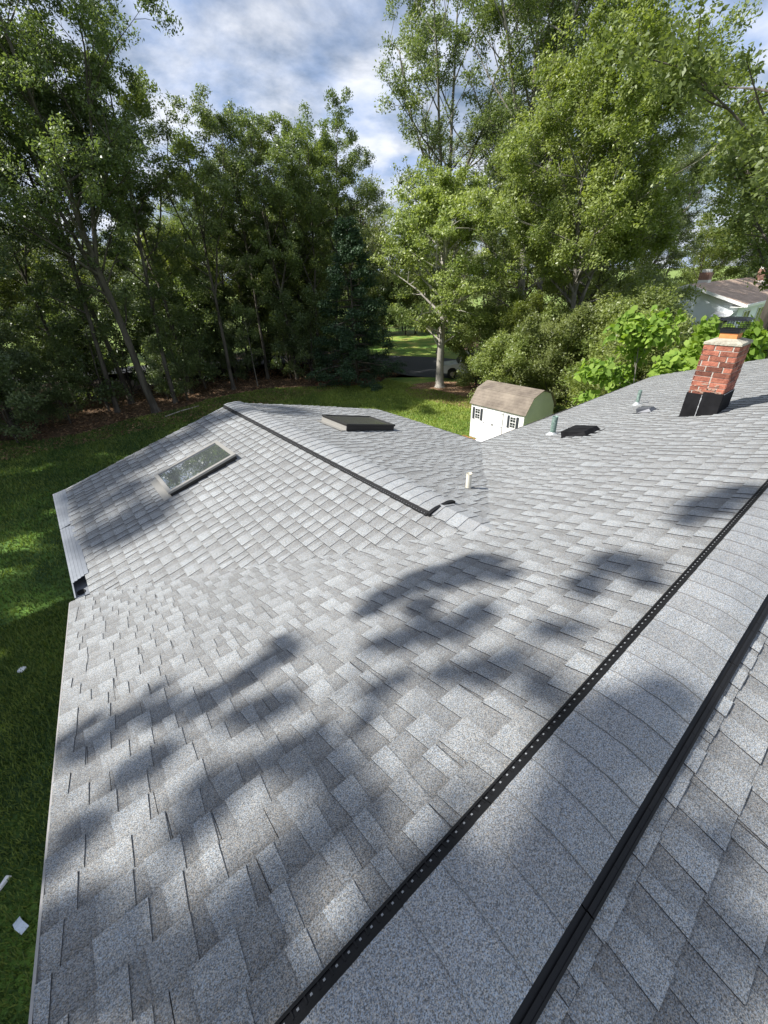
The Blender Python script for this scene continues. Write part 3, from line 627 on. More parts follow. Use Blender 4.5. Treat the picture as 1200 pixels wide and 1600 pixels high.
for y0, y1 in ((10.98, 11.55), (11.56, 12.13)):
    dd = MB(); dd.box(SX0 - .022, SX0 - .002, y0, y1, GZ + .08, SE - .17)
    dd.box(SX0 - .032, SX0 - .021, y0 + .0, y0 + .07, GZ + .09, SE - .18); dd.box(SX0 - .032, SX0 - .021, y1 - .07, y1, GZ + .09, SE - .18)
    for zz_ in (GZ + .09, GZ + .85, SE - .26): dd.box(SX0 - .030, SX0 - .021, y0 + .071, y1 - .071, zz_, zz_ + .075)
    do = SB(dd, 'door', m_shw)
    ye = y0 if y0 < 11.2 else y1; sg = 1 if y0 < 11.2 else -1
    for zz_ in (GZ + .15, GZ + .95, SE - .24): hh = MB(); hh.box(SX0 - .037, SX0 - .031, min(ye, ye + sg * .13), max(ye, ye + sg * .13), zz_, zz_ + .022); hh.build('hinge', m_metal, do)
ramp = MB(); ramp.mesh8([(SX0 - 1.1, 10.9, GZ + .04), (SX0 - .03, 10.9, GZ + .04), (SX0 - .03, 12.2, GZ + .04), (SX0 - 1.1, 12.2, GZ + .04), (SX0 - 1.1, 10.9, GZ + .06), (SX0 - .03, 10.9, GZ + .2), (SX0 - .03, 12.2, GZ + .2), (SX0 - 1.1, 12.2, GZ + .06)])
SB(ramp, 'ramp', varied('grey_ramp', (.40, .41, .43), (.55, .56, .58), 5))
for yc in (12.49, 10.42):
    wf = MB(); wy, z0, z1 = .17, SE - .78, SE - .24
    wf.box(SX0 - .02, SX0 - .004, yc - wy, yc + wy, z0, z0 + .03); wf.box(SX0 - .02, SX0 - .004, yc - wy, yc + wy, z1 - .03, z1); zm = (z0 + z1) / 2
    wf.box(SX0 - .02, SX0 - .004, yc - wy, yc - wy + .03, z0 + .03, z1 - .03); wf.box(SX0 - .02, SX0 - .004, yc + wy - .03, yc + wy, z0 + .03, z1 - .03); wf.box(SX0 - .022, SX0 - .004, yc - wy + .03, yc + wy - .03, zm - .015, zm + .015)
    wf.box(SX0 - .018, SX0 - .006, yc - .006, yc + .006, z0 + .03, zm - .015); wf.box(SX0 - .018, SX0 - .006, yc - .006, yc + .006, zm + .015, z1 - .03)
    for q in (.25, .75): wf.box(SX0 - .017, SX0 - .007, yc - wy + .03, yc + wy - .03, z0 + (z1 - z0) * q - .006, z0 + (z1 - z0) * q + .006)
    wo_ = SB(wf, 'window', m_shw)
    pn = MB(); pn.box(SX0 - .012, SX0 - .003, yc - wy + .03, yc + wy - .03, z0 + .03, z1 - .03); pn.build('pane', m_pane, wo_)
    for s in (-1, 1):
        sh = MB(); a = yc + s * (wy + .015); b = yc + s * (wy + .13); sh.box(SX0 - .024, SX0 - .006, min(a, b), max(a, b), z0 - .02, z1 + .02)
        for i in range(9): sh.box(SX0 - .027, SX0 - .023, min(a, b) + .015, max(a, b) - .015, z0 + .02 + i * .058, z0 + .045 + i * .058)
        SB(sh, 'shutter', m_shut)

lt = MB(); lt.box(SX0 - .045, SX0 - .033, 11.50, 11.62, GZ + .95, GZ + .98); lt.box(SX0 - .05, SX0 - .033, 11.52, 11.545, GZ + .90, GZ + 1.03); SB(lt, 'latch', m_metal)
fd = MB(); fd.box(SX0 + .03, SX1 - .03, SY0 + .03, SY1 - .03, GZ - .05, GZ + .03); SB(fd, 'skid', varied('weathered_timber', (.14, .11, .08), (.24, .20, .15), 8))
# ------------------------------------------------------------------ neighbour's house
m_ns = varied('pale_blue_siding', (.72, .78, .85), (.78, .83, .88), .8, .6); m_nr = varied('tan_roof_shingle', (.36, .26, .20), (.50, .38, .30), 2.5, .9, 6)
NX0, NX1, NY0, NYR, NY1, NE_, NRZ = 40.1, 56.0, 8.55, 12.5, 16.45, -1.16, .16
nb = empty('neighbouring_house', ((NX0 + NX1) / 2, NYR, GZ), 'pale blue sided house with a tan roof behind the chimney and trees', 'house')
NI = -Vector(nb.location)
def NBd(mb, name, m, parent=None, **kw):
    o = mb.build(name, m, parent or nb, **kw)
    if parent is None: o.location = NI
    return o
w = MB(); w.box(NX0 + .5, NX1 - .5, NY0 + .5, NY1 - .5, GZ, NE_ - .1); lapwall(w, (NX0 + .49, NY1 - .5), (NX0 + .49, NY0 + .5), GZ, NE_ - .1, (-1, 0)); lapwall(w, (NX0 + .5, NY0 + .49), (NX1 - .5, NY0 + .49), GZ, NE_ - .1, (0, -1))
tn = (NRZ - NE_) / (NYR - NY0); z = NE_ - .1
w.prism([(NY0 + .5, NE_ - .1), (NY1 - .5, NE_ - .1), (NYR, NRZ - .25)], 'x', NX0 + .48, NX0 + .7)
while z < NRZ - .4:
    hw = (NRZ - .15 - z) / tn - .3; w.mesh8([(NX0 + .455, NYR - hw, z), (NX0 + .455, NYR + hw, z), (NX0 + .48, NYR + hw, z), (NX0 + .48, NYR - hw, z), (NX0 + .47, NYR - hw, z + .12), (NX0 + .47, NYR + hw, z + .12), (NX0 + .48, NYR + hw, z + .12), (NX0 + .48, NYR - hw, z + .12)]); z += .12
NBd(w, 'wall', m_ns)
rf = MB()
for s, yv in ((1, NY0), (-1, NY1)):
    n = 28
    for k in range(n):
        a0, a1 = k / n, (k + 1) / n; y0, y1 = yv + (NYR - yv) * a0, yv + (NYR - yv) * a1; z0, z1 = NE_ + (NRZ - NE_) * a0, NE_ + (NRZ - NE_) * a1
        x1a, x1b = NX1 - 0 * a0, NX1 - 0 * a1
        rf.mesh8([(NX0, y0, z0 - .15), (x1a, y0, z0 - .15), (x1b, y1, z1 - .15), (NX0, y1, z1 - .15), (NX0, y0, z0 + .02), (x1a, y0, z0 + .02), (x1b, y1, z1), (NX0, y1, z1)])
nroof = NBd(rf, 'roof', m_nr)
tr = MB()
for yv in (NY0, NY1):
    tr.mesh8([(NX0 - .03, yv, NE_ - .2), (NX0, yv, NE_ - .2), (NX0, NYR, NRZ - .2), (NX0 - .03, NYR, NRZ - .2), (NX0 - .03, yv, NE_ + .0), (NX0, yv, NE_ + .0), (NX0, NYR, NRZ - .0), (NX0 - .03, NYR, NRZ - .0)])
    yo = yv - .1 if yv == NY0 else yv
    tr.box(NX0, NX1, yo, yo + .1, NE_ - .18, NE_ - .01)
tr.box(NX0 + .005, NX0 + .46, NY0 + .1, NY0 + .9, NE_ - .2, NE_ - .16)
NBd(tr, 'trim', m_shw)
for x, y, zb, zt in ((44.0, 12.7, -.1, .85), (56.2 - 1.2, 11.4, -.5, .85)):
    c = MB(); c.box(x - .35, x + .35, y - .35, y + .35, zb + .42, zt); c.box(x - .28, x + .28, y - .28, y + .28, zt, zt + .22, 1); c.box(x - .36, x + .36, y - .36, y + .36, zb, zb + .42, 1)
    c.build('chimney', [varied('brown_brick', (.22, .12, .09), (.32, .18, .14), 12), mat('pale_chimney_band', (.72, .70, .68), .7)], nroof)
def nwin(x0, x1, z0, z1, y=None):
    f = MB(); yy = NY0 + .47
    f.box(x0, x1, yy - .05, yy, z0, z0 + .07); f.box(x0, x1, yy - .05, yy, z1 - .07, z1); n = 3
    for i in range(n): xx = x0 + (x1 - x0 - .07) * i / (n - 1); f.box(xx, xx + .07, yy - .05, yy, z0 + .07, z1 - .07)
    o = NBd(f, 'window', m_shw); p = MB(); p.box(x0 + .07, x1 - .07, yy - .03, yy - .005, z0 + .07, z1 - .07); p.build('pane', m_pane, o)
for xx in (42.2, 46, 50.5): nwin(xx, xx + 1.7, NE_ - 1.9, NE_ - .55)
f = MB(); f.box(NX0 + .40, NX0 + .45, 9.35, 10.15, NE_ - 1.9, NE_ - .75); o = NBd(f, 'window', m_shw); p = MB()
for y0 in (9.42, 9.68, 9.94): p.box(NX0 + .38, NX0 + .405, y0, y0 + .18, NE_ - 1.8, NE_ - .82)
p.build('pane', m_pane, o)
f = MB(); f.mesh8([(NX0 - .5, 9.2, NE_ - .80), (NX0 + .44, 9.2, NE_ - .55), (NX0 + .44, 10.35, NE_ - .55), (NX0 - .5, 10.35, NE_ - .80), (NX0 - .5, 9.2, NE_ - .75), (NX0 + .44, 9.2, NE_ - .50), (NX0 + .44, 10.35, NE_ - .50), (NX0 - .5, 10.35, NE_ - .75)]); NBd(f, 'awning', m_shw)

# ------------------------------------------------------------------ white pickup under the maple
m_car = mat('white_car_paint', (.62, .64, .68), .25); m_car.node_tree.nodes['Principled BSDF'].inputs['Coat Weight'].default_value = .5
m_tyre = mat('black_tyre', (.015, .015, .015), .8); m_rim = mat('alloy_rim', (.25, .25, .26), .35, .8); m_blk = mat('black_trim', (.02, .02, .022), .5)
car = empty('parked_suv', (27.2, 22.6, GZ + .02), 'white boxy off-road vehicle parked on the driveway behind the maple trunk', 'car', rz=R(-42))
b = MB()
def ring(prof, yw): return prof
side = [(-2.1, .45), (-2.1, .95), (-2.0, 1.08), (-1.05, 1.16), (-.95, 1.2), (1.95, 1.2), (2.1, 1.1), (2.1, .45), (1.75, .42), (1.7, .7), (1.5, .85), (1.2, .85), (1.0, .7), (.95, .4), (-.95, .4), (-1.0, .7), (-1.2, .85), (-1.5, .85), (-1.7, .7), (-1.75, .42)]
b.prism(side, 'y', -.85, .85); cb = b.build('body', m_car, car, bevel=.04)
b = MB(); b.mesh8([(-.95, -.82, 1.2), (1.95, -.82, 1.2), (1.95, .82, 1.2), (-.95, .82, 1.2), (-.55, -.70, 1.80), (1.85, -.70, 1.80), (1.85, .70, 1.80), (-.55, .70, 1.80)]); b.build('cabin', m_blk, car, bevel=.03)
b = MB(); b.box(-.62, 1.92, -.74, .74, 1.80, 1.88); b.build('cabin_roof', m_car, car, bevel=.03)
for x in (-.78, .35, 1.85):
    for s in (-1, 1): b = MB(); b.mesh8([(x - .05, s * .80, 1.19), (x + .05, s * .80, 1.19), (x + .05, s * .84, 1.19), (x - .05, s * .84, 1.19), (x + .15 * (x < 0), s * .70, 1.81), (x + .1 + .15 * (x < 0), s * .70, 1.81), (x + .1 + .15 * (x < 0), s * .73, 1.81), (x + .15 * (x < 0), s * .73, 1.81)]); b.build('pillar', m_car, car)
for x in (-1.35, 1.35):
    for s in (-1, 1):
        t_ = MB(); t_.tube([(x, s * .62, .38), (x, s * .66, .38), (x, s * .86, .38), (x, s * .89, .38)], [.34, .38, .38, .33], 24); wo_ = t_.build('wheel', m_tyre, car); t_ = MB(); t_.tube([(x, s * .88, .38), (x, s * .90, .38)], [.2, .17], 16); t_.build('rim', m_rim, wo_)
for bx in ((-2.25, -2.1), (2.1, 2.22)): b = MB(); b.box(bx[0], bx[1], -.85, .85, .5, .68); b.build('bumper', m_blk, car, bevel=.02)
for s in (-1, 1):
    b = MB(); b.tube([(-2.1, s * .6, .9), (-2.13, s * .6, .9)], .09, 14); b.build('headlight', mat('headlight_glass', (.6, .6, .6), .1), car)
b = MB()
for i in range(7): b.box(-2.115, -2.1, -.36 + i * .11, -.31 + i * .11, .78, 1.02)
b.build('grille', m_blk, car)

# ------------------------------------------------------------------ litter on the lawn
m_wh = mat('white_plastic', (.75, .76, .8), .5)
b = MB(); b.tube([(0, 0, 0), (0, 0, .012), (0, 0, .035), (0, 0, .04)], [.085, .09, .07, .03], 20); o = b.build('round_lid', m_wh, smooth=True); o.location = (-2.68, 9.87, GZ + .03); tag(o, 'small round white lid lying on the dark lawn', 'lid')
b = MB(); b.mesh8([(-.08, -.16, 0), (.08, -.16, 0), (.08, .02, .0), (-.08, .02, .0), (-.08, -.16, .01), (.08, -.16, .01), (.08, .02, .07), (-.08, .02, .07)]); b.mesh8([(-.08, .025, .06), (.08, .025, .06), (.10, .2, .01), (-.05, .2, .01), (-.08, .025, .07), (.08, .025, .07), (.10, .2, .02), (-.05, .2, .02)]); o = b.build('metal_offcut', mat('pale_blue_metal', (.55, .62, .72), .4, .2)); o.scale = (.6, .6, .8); o.location = (-2.78, 4.52, GZ + .04); o.rotation_euler = (0, 0, .5); tag(o, 'bent pale metal offcut lying on the lawn below the roof edge', 'scrap')
b = MB(); b.mesh8([(-.03, -.12, 0), (.03, -.12, 0), (.05, .12, 0), (-.05, .12, 0), (-.01, -.1, .03), (.02, -.1, .05), (.03, .1, .05), (-.03, .1, .03)]); o = b.build('paper_scrap', m_wh, bevel=.01); o.location = (-2.99, 5.25, GZ + .03); o.rotation_euler = (0, 0, -.8); tag(o, 'crumpled white paper scrap at the left edge of the lawn', 'scrap')
b = MB(); b.tube([(-1.3, 0, .04), (0, .1, .05), (1.4, 0, .04)], [.05, .06, .04], 7); 
o = b.build('fallen_branch', varied('dead_wood', (.30, .27, .22), (.45, .42, .36), 10)); o.location = (6.3, 29.6, GZ + .02); o.rotation_euler = (0, 0, .4); tag(o, 'pale fallen branch lying on the lawn by the thick leaning trunk', 'branch')

# ------------------------------------------------------------------ trees
m_bark = varied('grey_bark', (.10, .09, .075), (.28, .26, .23), 3, .95, 8, .9, 12, stretch=(1, 1, .25))
m_pale = varied('pale_smooth_bark', (.28, .26, .22), (.46, .43, .38), 2, .85, 6, .3, 10, stretch=(1, 1, .3))
m_barkd = varied('dark_bark', (.045, .038, .03), (.13, .115, .095), 3, .95, 8, .9, 12, stretch=(1, 1, .25))
L_dark = leaf_mat('oak_leaf_dark', (.055, .092, .042), (.21, .26, .112))
L_mid = leaf_mat('oak_leaf', (.075, .115, .040), (.25, .30, .12))
L_bright = leaf_mat('maple_leaf', (.095, .145, .038), (.35, .40, .125), .4)
L_olive = leaf_mat('olive_leaf', (.085, .120, .034), (.28, .315, .105), .4)
L_conif = leaf_mat('conifer_needle', (.022, .055, .028), (.075, .135, .06), .12, .6)
L_big = leaf_mat('broad_leaf', (.085, .17, .025), (.30, .40, .08), .42, .6, .2)

def limb_path(r, p, d, L, n, wob=.12, up=.0):
    pts = [p.copy()]; d = d.normalized()
    for i in range(n):
        d = (d + Vector((r.uniform(-wob, wob), r.uniform(-wob, wob), r.uniform(-wob, wob) + up))).normalized(); p = p + d * (L / n); pts.append(p.copy())
    return pts
def leaves_np(C, S, n_per, size, seed, tint_c, droop=.3, aspect=.5, flat=.75, hexa=False):
    """C cluster centres, S radii"""
    r = np.random.RandomState(seed); C = np.asarray(C, float); S = np.asarray(S, float); K = len(C)
    cnt = np.maximum(3, (n_per * r.uniform(.5, 1.5, K) * (S / S.mean()) ** 1.5)).astype(int); idx = np.repeat(np.arange(K), cnt); n = len(idx)
    v = r.normal(size=(n, 3)); v /= np.linalg.norm(v, axis=1)[:, None]; rad = r.uniform(0, 1, n) ** .5
    off = v * (rad * S[idx])[:, None]; off[:, 2] *= flat; off[:, 2] -= droop * (off[:, 0] ** 2 + off[:, 1] ** 2) / np.maximum(S[idx], .1)
    c = C[idx] + off
    nn = r.normal(size=(n, 3)) * .6 + np.array([0, 0, .5]) + np.array(sd[:]) * .5; nn /= np.linalg.norm(nn, axis=1)[:, None] + 1e-9
    a = r.normal(size=(n, 3)); a[:, 2] -= .9; a -= nn * (a * nn).sum(1)[:, None]; a /= np.linalg.norm(a, axis=1)[:, None] + 1e-9; b = np.cross(nn, a)
    L = size * r.uniform(.6, 1.35, n); a = a * L[:, None] / 2; b = b * (L * aspect)[:, None] / 2
    if hexa:
        dn = np.array([[0, 0, -1.0]]) * (L * .16)[:, None]
        V = np.stack([c - a, c + b - a * .55 + dn * .6, c + b * .8 + a * .25 + dn * .8, c + a + dn * 1.4, c - b * .8 + a * .25 + dn * .8, c - b - a * .55 + dn * .6], 1).reshape(-1, 3)
        tc_ = np.asarray(tint_c)[idx] * .55 + r.rand(n) * .45
        return V, np.repeat(tc_, 6)
    V = np.stack([c - a, c + b - a * .1, c + a, c - b - a * .1], 1).reshape(-1, 3)
    tc_ = np.asarray(tint_c)[idx] * .55 + r.rand(n) * .45
    return V, np.repeat(tc_, 4)
def tree_meshes(name, seed, H, tr, c0, cr, nl, n_leaf, lsize, mleaf, mbark, lean=(0, 0), prof='oak', csize=.75, fork=1, bare=0, droop=.3, gap=0.0, bend=.0, clsub=3):
    """returns (trunk mesh, crown mesh); H height, c0 crown base fraction, cr crown radius"""
    r = random.Random(seed); tb = MB(); C = []; S = []; 
    stems = []
    a0 = r.uniform(0, 6.28)
    for f in range(fork):
        nseg = 10; pts = []; sp = 0 if fork == 1 else (.10 if f == 0 else .30)
        f0 = 0 if f == 0 else (r.choice((3, 4, 5)) if H > 9 else 0)
        x, y = (0, 0) if not f0 else stems[0][0][f0 + 1].xy
        dx, dy = lean[0] + sp * math.cos(a0 + f * 6.28 / fork), lean[1] + sp * math.sin(a0 + f * 6.28 / fork); fz = .0 if f == 0 else H * .18
        for i in range(f0, nseg + 1):
            z = H * (.93 if f == 0 else .84) * i / nseg if not f0 else stems[0][0][f0 + 1].z + (H * r.choice((.82, .88)) - stems[0][0][f0 + 1].z) * (i - f0) / (nseg - f0)
            if f == 0 or True: pts.append(Vector((x, y, z)))
            k = 1 if z > H * .15 else .35
            x += (dx * k + r.uniform(-.035, .035)) * H / nseg; y += (dy * k + r.uniform(-.035, .035)) * H / nseg
            dx *= 1 - bend; dy *= 1 - bend
        rad = [tr * (1.0 if f == 0 else .8) * (1 - .88 * (i / nseg) ** .85) for i in range(f0, nseg + 1)]; rad[0] *= 1.45 if not f0 else 1
        pts.insert(1, pts[0].lerp(pts[1], .18)); rad.insert(1, rad[1] * 1.06 + tr * .05)
        tb.tube(pts, rad, 9, cap=False); stems.append((pts, rad))
    def on(st, t):
        pts, rad = st; q = t * (len(pts) - 1); i = min(int(q), len(pts) - 2); return pts[i].lerp(pts[i + 1], q - i), rad[i] + (rad[i + 1] - rad[i]) * (q - i)
    for i in range(nl):
        u = (i + r.random()) / nl; h = c0 + (1 - c0) * u; st = stems[i % fork]; p, rr = on(st, min(h, .995) if i % fork == 0 else min(.995, .12 + .88 * u))
        if prof == 'oak': w = .62 + .42 * math.sin(math.pi * min(1, u * 1.05)) - .12 * u
        elif prof == 'cone': w = 1.03 - .97 * u
        elif prof == 'round': w = math.sin(math.pi * (.14 + .80 * u)) * .95 + .08
        else: w = .6 + .4 * math.sin(math.pi * u)
        if r.random() < gap: continue
        az = i * 2.39996 + r.uniform(-.5, .5); el = R(r.uniform(12, 45) + 22 * u) if prof not in ('cone',) else R(r.uniform(-14, 6) + 20 * u)
        L = cr * w * r.uniform(.72, 1.15); d = Vector((math.cos(az) * math.cos(el), math.sin(az) * math.cos(el), math.sin(el)))
        pts = limb_path(r, p, d, L, 6, .13 if prof != 'cone' else .05, .02 if prof != 'cone' else -.015)
        r0 = max(.012, min(rr * .6, .02 + L * .017)); tb.tube(pts, [r0 * (1 - .85 * j / 6) for j in range(7)], 5, cap=False)
        tint_l = r.random()
        nsub = clsub + int(L * .9)
        for s in range(nsub):
            t_ = r.uniform(.30 if prof != 'cone' else .15, 1.0); q = t_ * 6; j = min(int(q), 5); ps = pts[j].lerp(pts[j + 1], q - j)
            dd = (pts[j + 1] - pts[j]).normalized(); sd_ = (dd * .7 + Vector((r.uniform(-1, 1), r.uniform(-1, 1), r.uniform(-.35, .75))) * (.9 if prof != 'cone' else .45)).normalized()
            Ls = L * r.uniform(.16, .42) * (1.25 - .5 * t_) + .2
            sp_ = limb_path(r, ps, sd_, Ls, 3, .2, -.03); tb.tube(sp_, [r0 * .34, r0 * .25, r0 * .16, .004], 4, cap=False)
            if bare and r.random() < bare: continue
            for cpt in (sp_[-1], sp_[-2] if r.random() < .75 else None):
                if cpt is None: continue
                C.append(cpt[:]); S.append(csize * r.uniform(.55, 1.2)); tc0 = .5 * tint_l + .5 * r.random(); tints.append(tc0) if False else T.append(tc0)
        if not bare: C.append(pts[-1][:]); S.append(csize * r.uniform(.6, 1.1)); T.append(r.random())
    return tb, C, S
T = []
def make_tree(name, seed, *a, n_leaf=30000, **kw):
    global T
    T = []; H, tr, c0, cr, nl = a[:5]; lsize, mleaf, mbark = a[5:8]; asp = kw.pop('aspect', .5); flat = kw.pop('flat', .75); drp = kw.get('droop', .3); hx = kw.pop('hexa', False)
    tb, C, S = tree_meshes(name, seed, H, tr, c0, cr, nl, n_leaf, lsize, mleaf, mbark, **kw)
    V, tt = leaves_np(C, S, n_leaf / max(1, len(C)), lsize, seed, T, droop=drp, aspect=asp, flat=flat, hexa=hx)
    cm = quads('crown', V, tt, mleaf, parent='mesh', nv=6 if hx else 4)
    tmo = tb.build('trunk', mbark, None, smooth=True, fix=False); tm = tmo.data; bpy.data.objects.remove(tmo)
    return tm, cm
def put(proto, name, loc, label, cat='tree', group=None, rz=0, s=1.0, tilt=(0, 0), sz=None):
    o = empty(name, (loc[0], loc[1], GZ + (loc[2] if len(loc) > 2 else 0)), label, cat, group, rz); o.scale = (s, s, sz or s); o.rotation_euler = (tilt[0], tilt[1], rz)
    link('trunk', proto[0], o); link('crown', proto[1], o); return o

P_oakA = make_tree('a', 101, 23.0, .25, .30, 5.2, 50, .155, L_dark, m_barkd, n_leaf=62000, csize=.60, bend=.1, fork=3)
P_oakB = make_tree('b', 102, 21.5, .18, .38, 4.0, 36, .155, L_dark, m_barkd, n_leaf=32000, csize=.52, fork=2, gap=.05)
P_oakC = make_tree('c', 103, 18.5, .17, .42, 4.0, 34, .155, L_mid, m_barkd, n_leaf=27000, csize=.52, gap=.08, fork=3)
P_oakD = make_tree('d', 104, 25.0, .30, .22, 5.6, 50, .165, L_mid, m_bark, n_leaf=54000, csize=.58, fork=4, gap=.10)
P_oakE = make_tree('e', 105, 26.0, .36, .25, 6.2, 58, .165, L_mid, m_bark, n_leaf=90000, csize=.68, gap=.02, fork=4)
P_back = make_tree('k', 106, 18.0, .22, .08, 5.4, 42, .27, L_olive, m_barkd, n_leaf=22000, csize=.9, fork=2)
P_bright = make_tree('br', 107, 16.6, .22, .10, 5.4, 78, .145, L_bright, m_bark, n_leaf=175000, csize=.62, droop=.6, prof='round', fork=3)
P_maple = make_tree('mp', 108, 12.3, .33, .28, 4.8, 42, .17, L_bright, m_pale, n_leaf=56000, csize=.65, prof='round', flat=.5, clsub=4)
P_spruce = make_tree('sp', 109, 10.8, .16, .10, 3.3, 70, .16, L_conif, m_barkd, n_leaf=60000, csize=.5, prof='cone', aspect=.35, flat=.55, clsub=4)
P_under = make_tree('un', 110, 7.0, .07, .12, 2.4, 22, .17, L_dark, m_barkd, n_leaf=12000, csize=.6, fork=2)
P_shrub = make_tree('sh', 111, 5.4, .06, .04, 2.5, 34, .13, L_bright, m_barkd, n_leaf=40000, csize=.6, fork=3, prof='round')
P_shrub2 = make_tree('s2', 112, 5.8, .06, .04, 2.4, 34, .12, L_olive, m_barkd, n_leaf=38000, csize=.55, fork=3, prof='round')
P_sap = make_tree('sa', 113, 6.0, .045, .45, 1.4, 10, .14, L_mid, m_bark, n_leaf=2500, csize=.4)
P_cat = make_tree('ca', 114, 6.2, .06, .35, 1.6, 24, .19, L_big, m_bark, n_leaf=6500, csize=.44, fork=2, aspect=.75, prof='round', droop=.6, hexa=True)
P_over = make_tree('ov', 115, 16.0, .26, .56, 5.3, 34, .13, L_mid, m_barkd, n_leaf=60000, csize=.55, gap=.14, fork=3)

# nearest trunks of the forest edge, each told apart by what stands beside it
put(P_oakA, 'leaning_oak_tree', (4.98, 30.83), 'tall oak with the thickest pale trunk, rooted where lawn meets brown leaf litter', rz=.4, tilt=(0, -R(3)))
put(P_oakB, 'slender_forest_tree', (4.2, 34.8), 'tall tree whose thin pale trunk leans left just behind the thickest oak trunk', rz=1.0, tilt=(0, -R(6)), s=1.05)
put(P_oakB, 'slender_forest_tree', (1.0, 35.6), 'tall dark tree leaning left near the left picture edge', rz=2.9, tilt=(0, -R(4)), s=.80)
put(P_oakA, 'leaning_oak_tree', (-2.6, 33.5), 'leafy oak filling the upper left corner of the picture', rz=2.2, tilt=(0, -R(6)), s=.8)
put(P_oakC, 'slender_forest_tree', (8.4, 34.7), 'dark trunked tree second right of the thickest oak trunk', rz=4.1, tilt=(0, -R(3)), s=1.02)
put(P_oakB, 'slender_forest_tree', (6.7, 32.6), 'slim dark tree immediately right of the thickest oak trunk', rz=5.0, tilt=(0, -R(2)), s=.93)
put(P_oakC, 'forest_edge_tree', (16.9, 33.0), 'slender dark tree just left of the dark conifer', rz=2.2, s=.95)
put(P_oakB, 'slender_forest_tree', (3.0, 33.0), 'slim dark tree immediately left of the thickest oak trunk', rz=3.7, tilt=(0, -R(4)), s=.95)
put(P_oakC, 'forest_edge_tree', (11.4, 33.4), 'narrow tree with a forked dark trunk left of the thin pale sapling', rz=1.2, s=.96)
put(P_oakB, 'forest_edge_tree', (15.2, 35.2), 'tree right of the thin pale sapling with a dark bare lower trunk', rz=.1, s=.86)
put(P_oakC, 'forest_edge_tree', (18.4, 36.4), 'tree left of the dark conifer, its crown against the cloud gap', rz=3.3, s=.98)
put(P_oakC, 'forest_edge_tree', (20.1, 34.4), 'tree whose pale trunk rises directly behind the dark conifer', rz=5.2, s=.94)
put(P_oakB, 'forest_edge_tree', (23.6, 36.5), 'slim tree behind and right of the dark conifer, reaching into the cloud gap', rz=4.4, s=.93)
put(P_sap, 'sapling', (13.3, 33.1), 'thin pale crooked sapling standing alone in front of the dark forest edge', rz=.4)
put(P_spruce, 'spruce_tree', (19.5, 27.6), 'dark green conifer on the red mulch strip beside the driveway', s=1.08)
put(P_maple, 'maple_tree', (22.97, 21.69), 'bright green maple with a smooth pale trunk on the mulch bed', rz=1.1)
dl = MB(); dp = Vector((-.1, .1, 5.6))
for e_ in (((-1.6, 1.4, 5.3), (-3.0, 2.4, 5.35), (-4.3, 3.2, 5.0)), ((-1.6, 1.4, 5.3), (-2.6, 1.6, 6.3), (-3.4, 2.2, 7.2)), ((-3.0, 2.4, 5.35), (-3.8, 2.5, 5.9)), ((-.4, -.2, 4.6), (-1.4, -.9, 4.0), (-2.3, -1.2, 2.6))):
    pp = ([dp] if e_[0][0] == -1.6 and e_[1][0] == -3.0 else []) + [Vector(q) for q in e_]; dl.tube(pp, [.05 - .042 * i / (len(pp) - 1) for i in range(len(pp))], 6, cap=False)
dlo = dl.build('dead_limb', m_pale, [o_ for o_ in col.objects if o_.name.startswith('maple_tree')][0], fix=False)
put(P_oakD, 'tall_oak_tree', (34.0, 32.3), 'very tall open-crowned oak rising behind the maple', rz=.8, s=1.2)
put(P_oakC, 'forest_edge_tree', (26.6, 37.8), 'mid-height tree left of the driveway, filling the space under the cloud gap', rz=1.9, s=1.0)
put(P_back, 'forest_tree', (31.5, 44.0), 'olive tree behind the driveway seen between conifer and maple', rz=.9, s=.92)
put(P_oakE, 'tall_oak_tree', (29.5, 19.6), 'very tall oak with a pale forked trunk right of the maple', rz=2.0, s=1.02)
put(P_bright, 'leafy_tree', (25.2, 12.9), 'large sunlit yellow-green tree between the shed and the neighbouring house', rz=.3, s=1.0)
put(P_oakD, 'tall_oak_tree', (33.5, 20.5), 'tall tree behind the large sunlit yellow-green tree', rz=2.6, s=.92)
put(P_oakE, 'tall_oak_tree', (40, 30), 'tall tree in the gap between the two tallest oaks', rz=.5, s=.85)
put(P_over, 'overhanging_tree', (16.1, 2.9), 'tree at the right whose dark limbs hang across the upper right corner', rz=3.4, s=1.0, tilt=(-R(3), R(2)))
put(P_oakE, 'background_oak_tree', (47.5, 18.6), 'grey-green broad tree rising behind the left gable of the neighbouring house', rz=1.1, s=.70)
put(P_oakE, 'background_oak_tree', (62, 13.5), 'lower broad tree rising behind the roof of the neighbouring house', rz=3.1, s=.55)
put(P_cat, 'catalpa_tree', (14.6, 4.7), 'small broad-leaved tree with large light green leaves left of the chimney', rz=.3)
put(P_cat, 'catalpa_tree', (15.4, 3.3), 'broad-leaved sapling with large leaves rising behind the chimney cap', rz=2.0, s=.97)
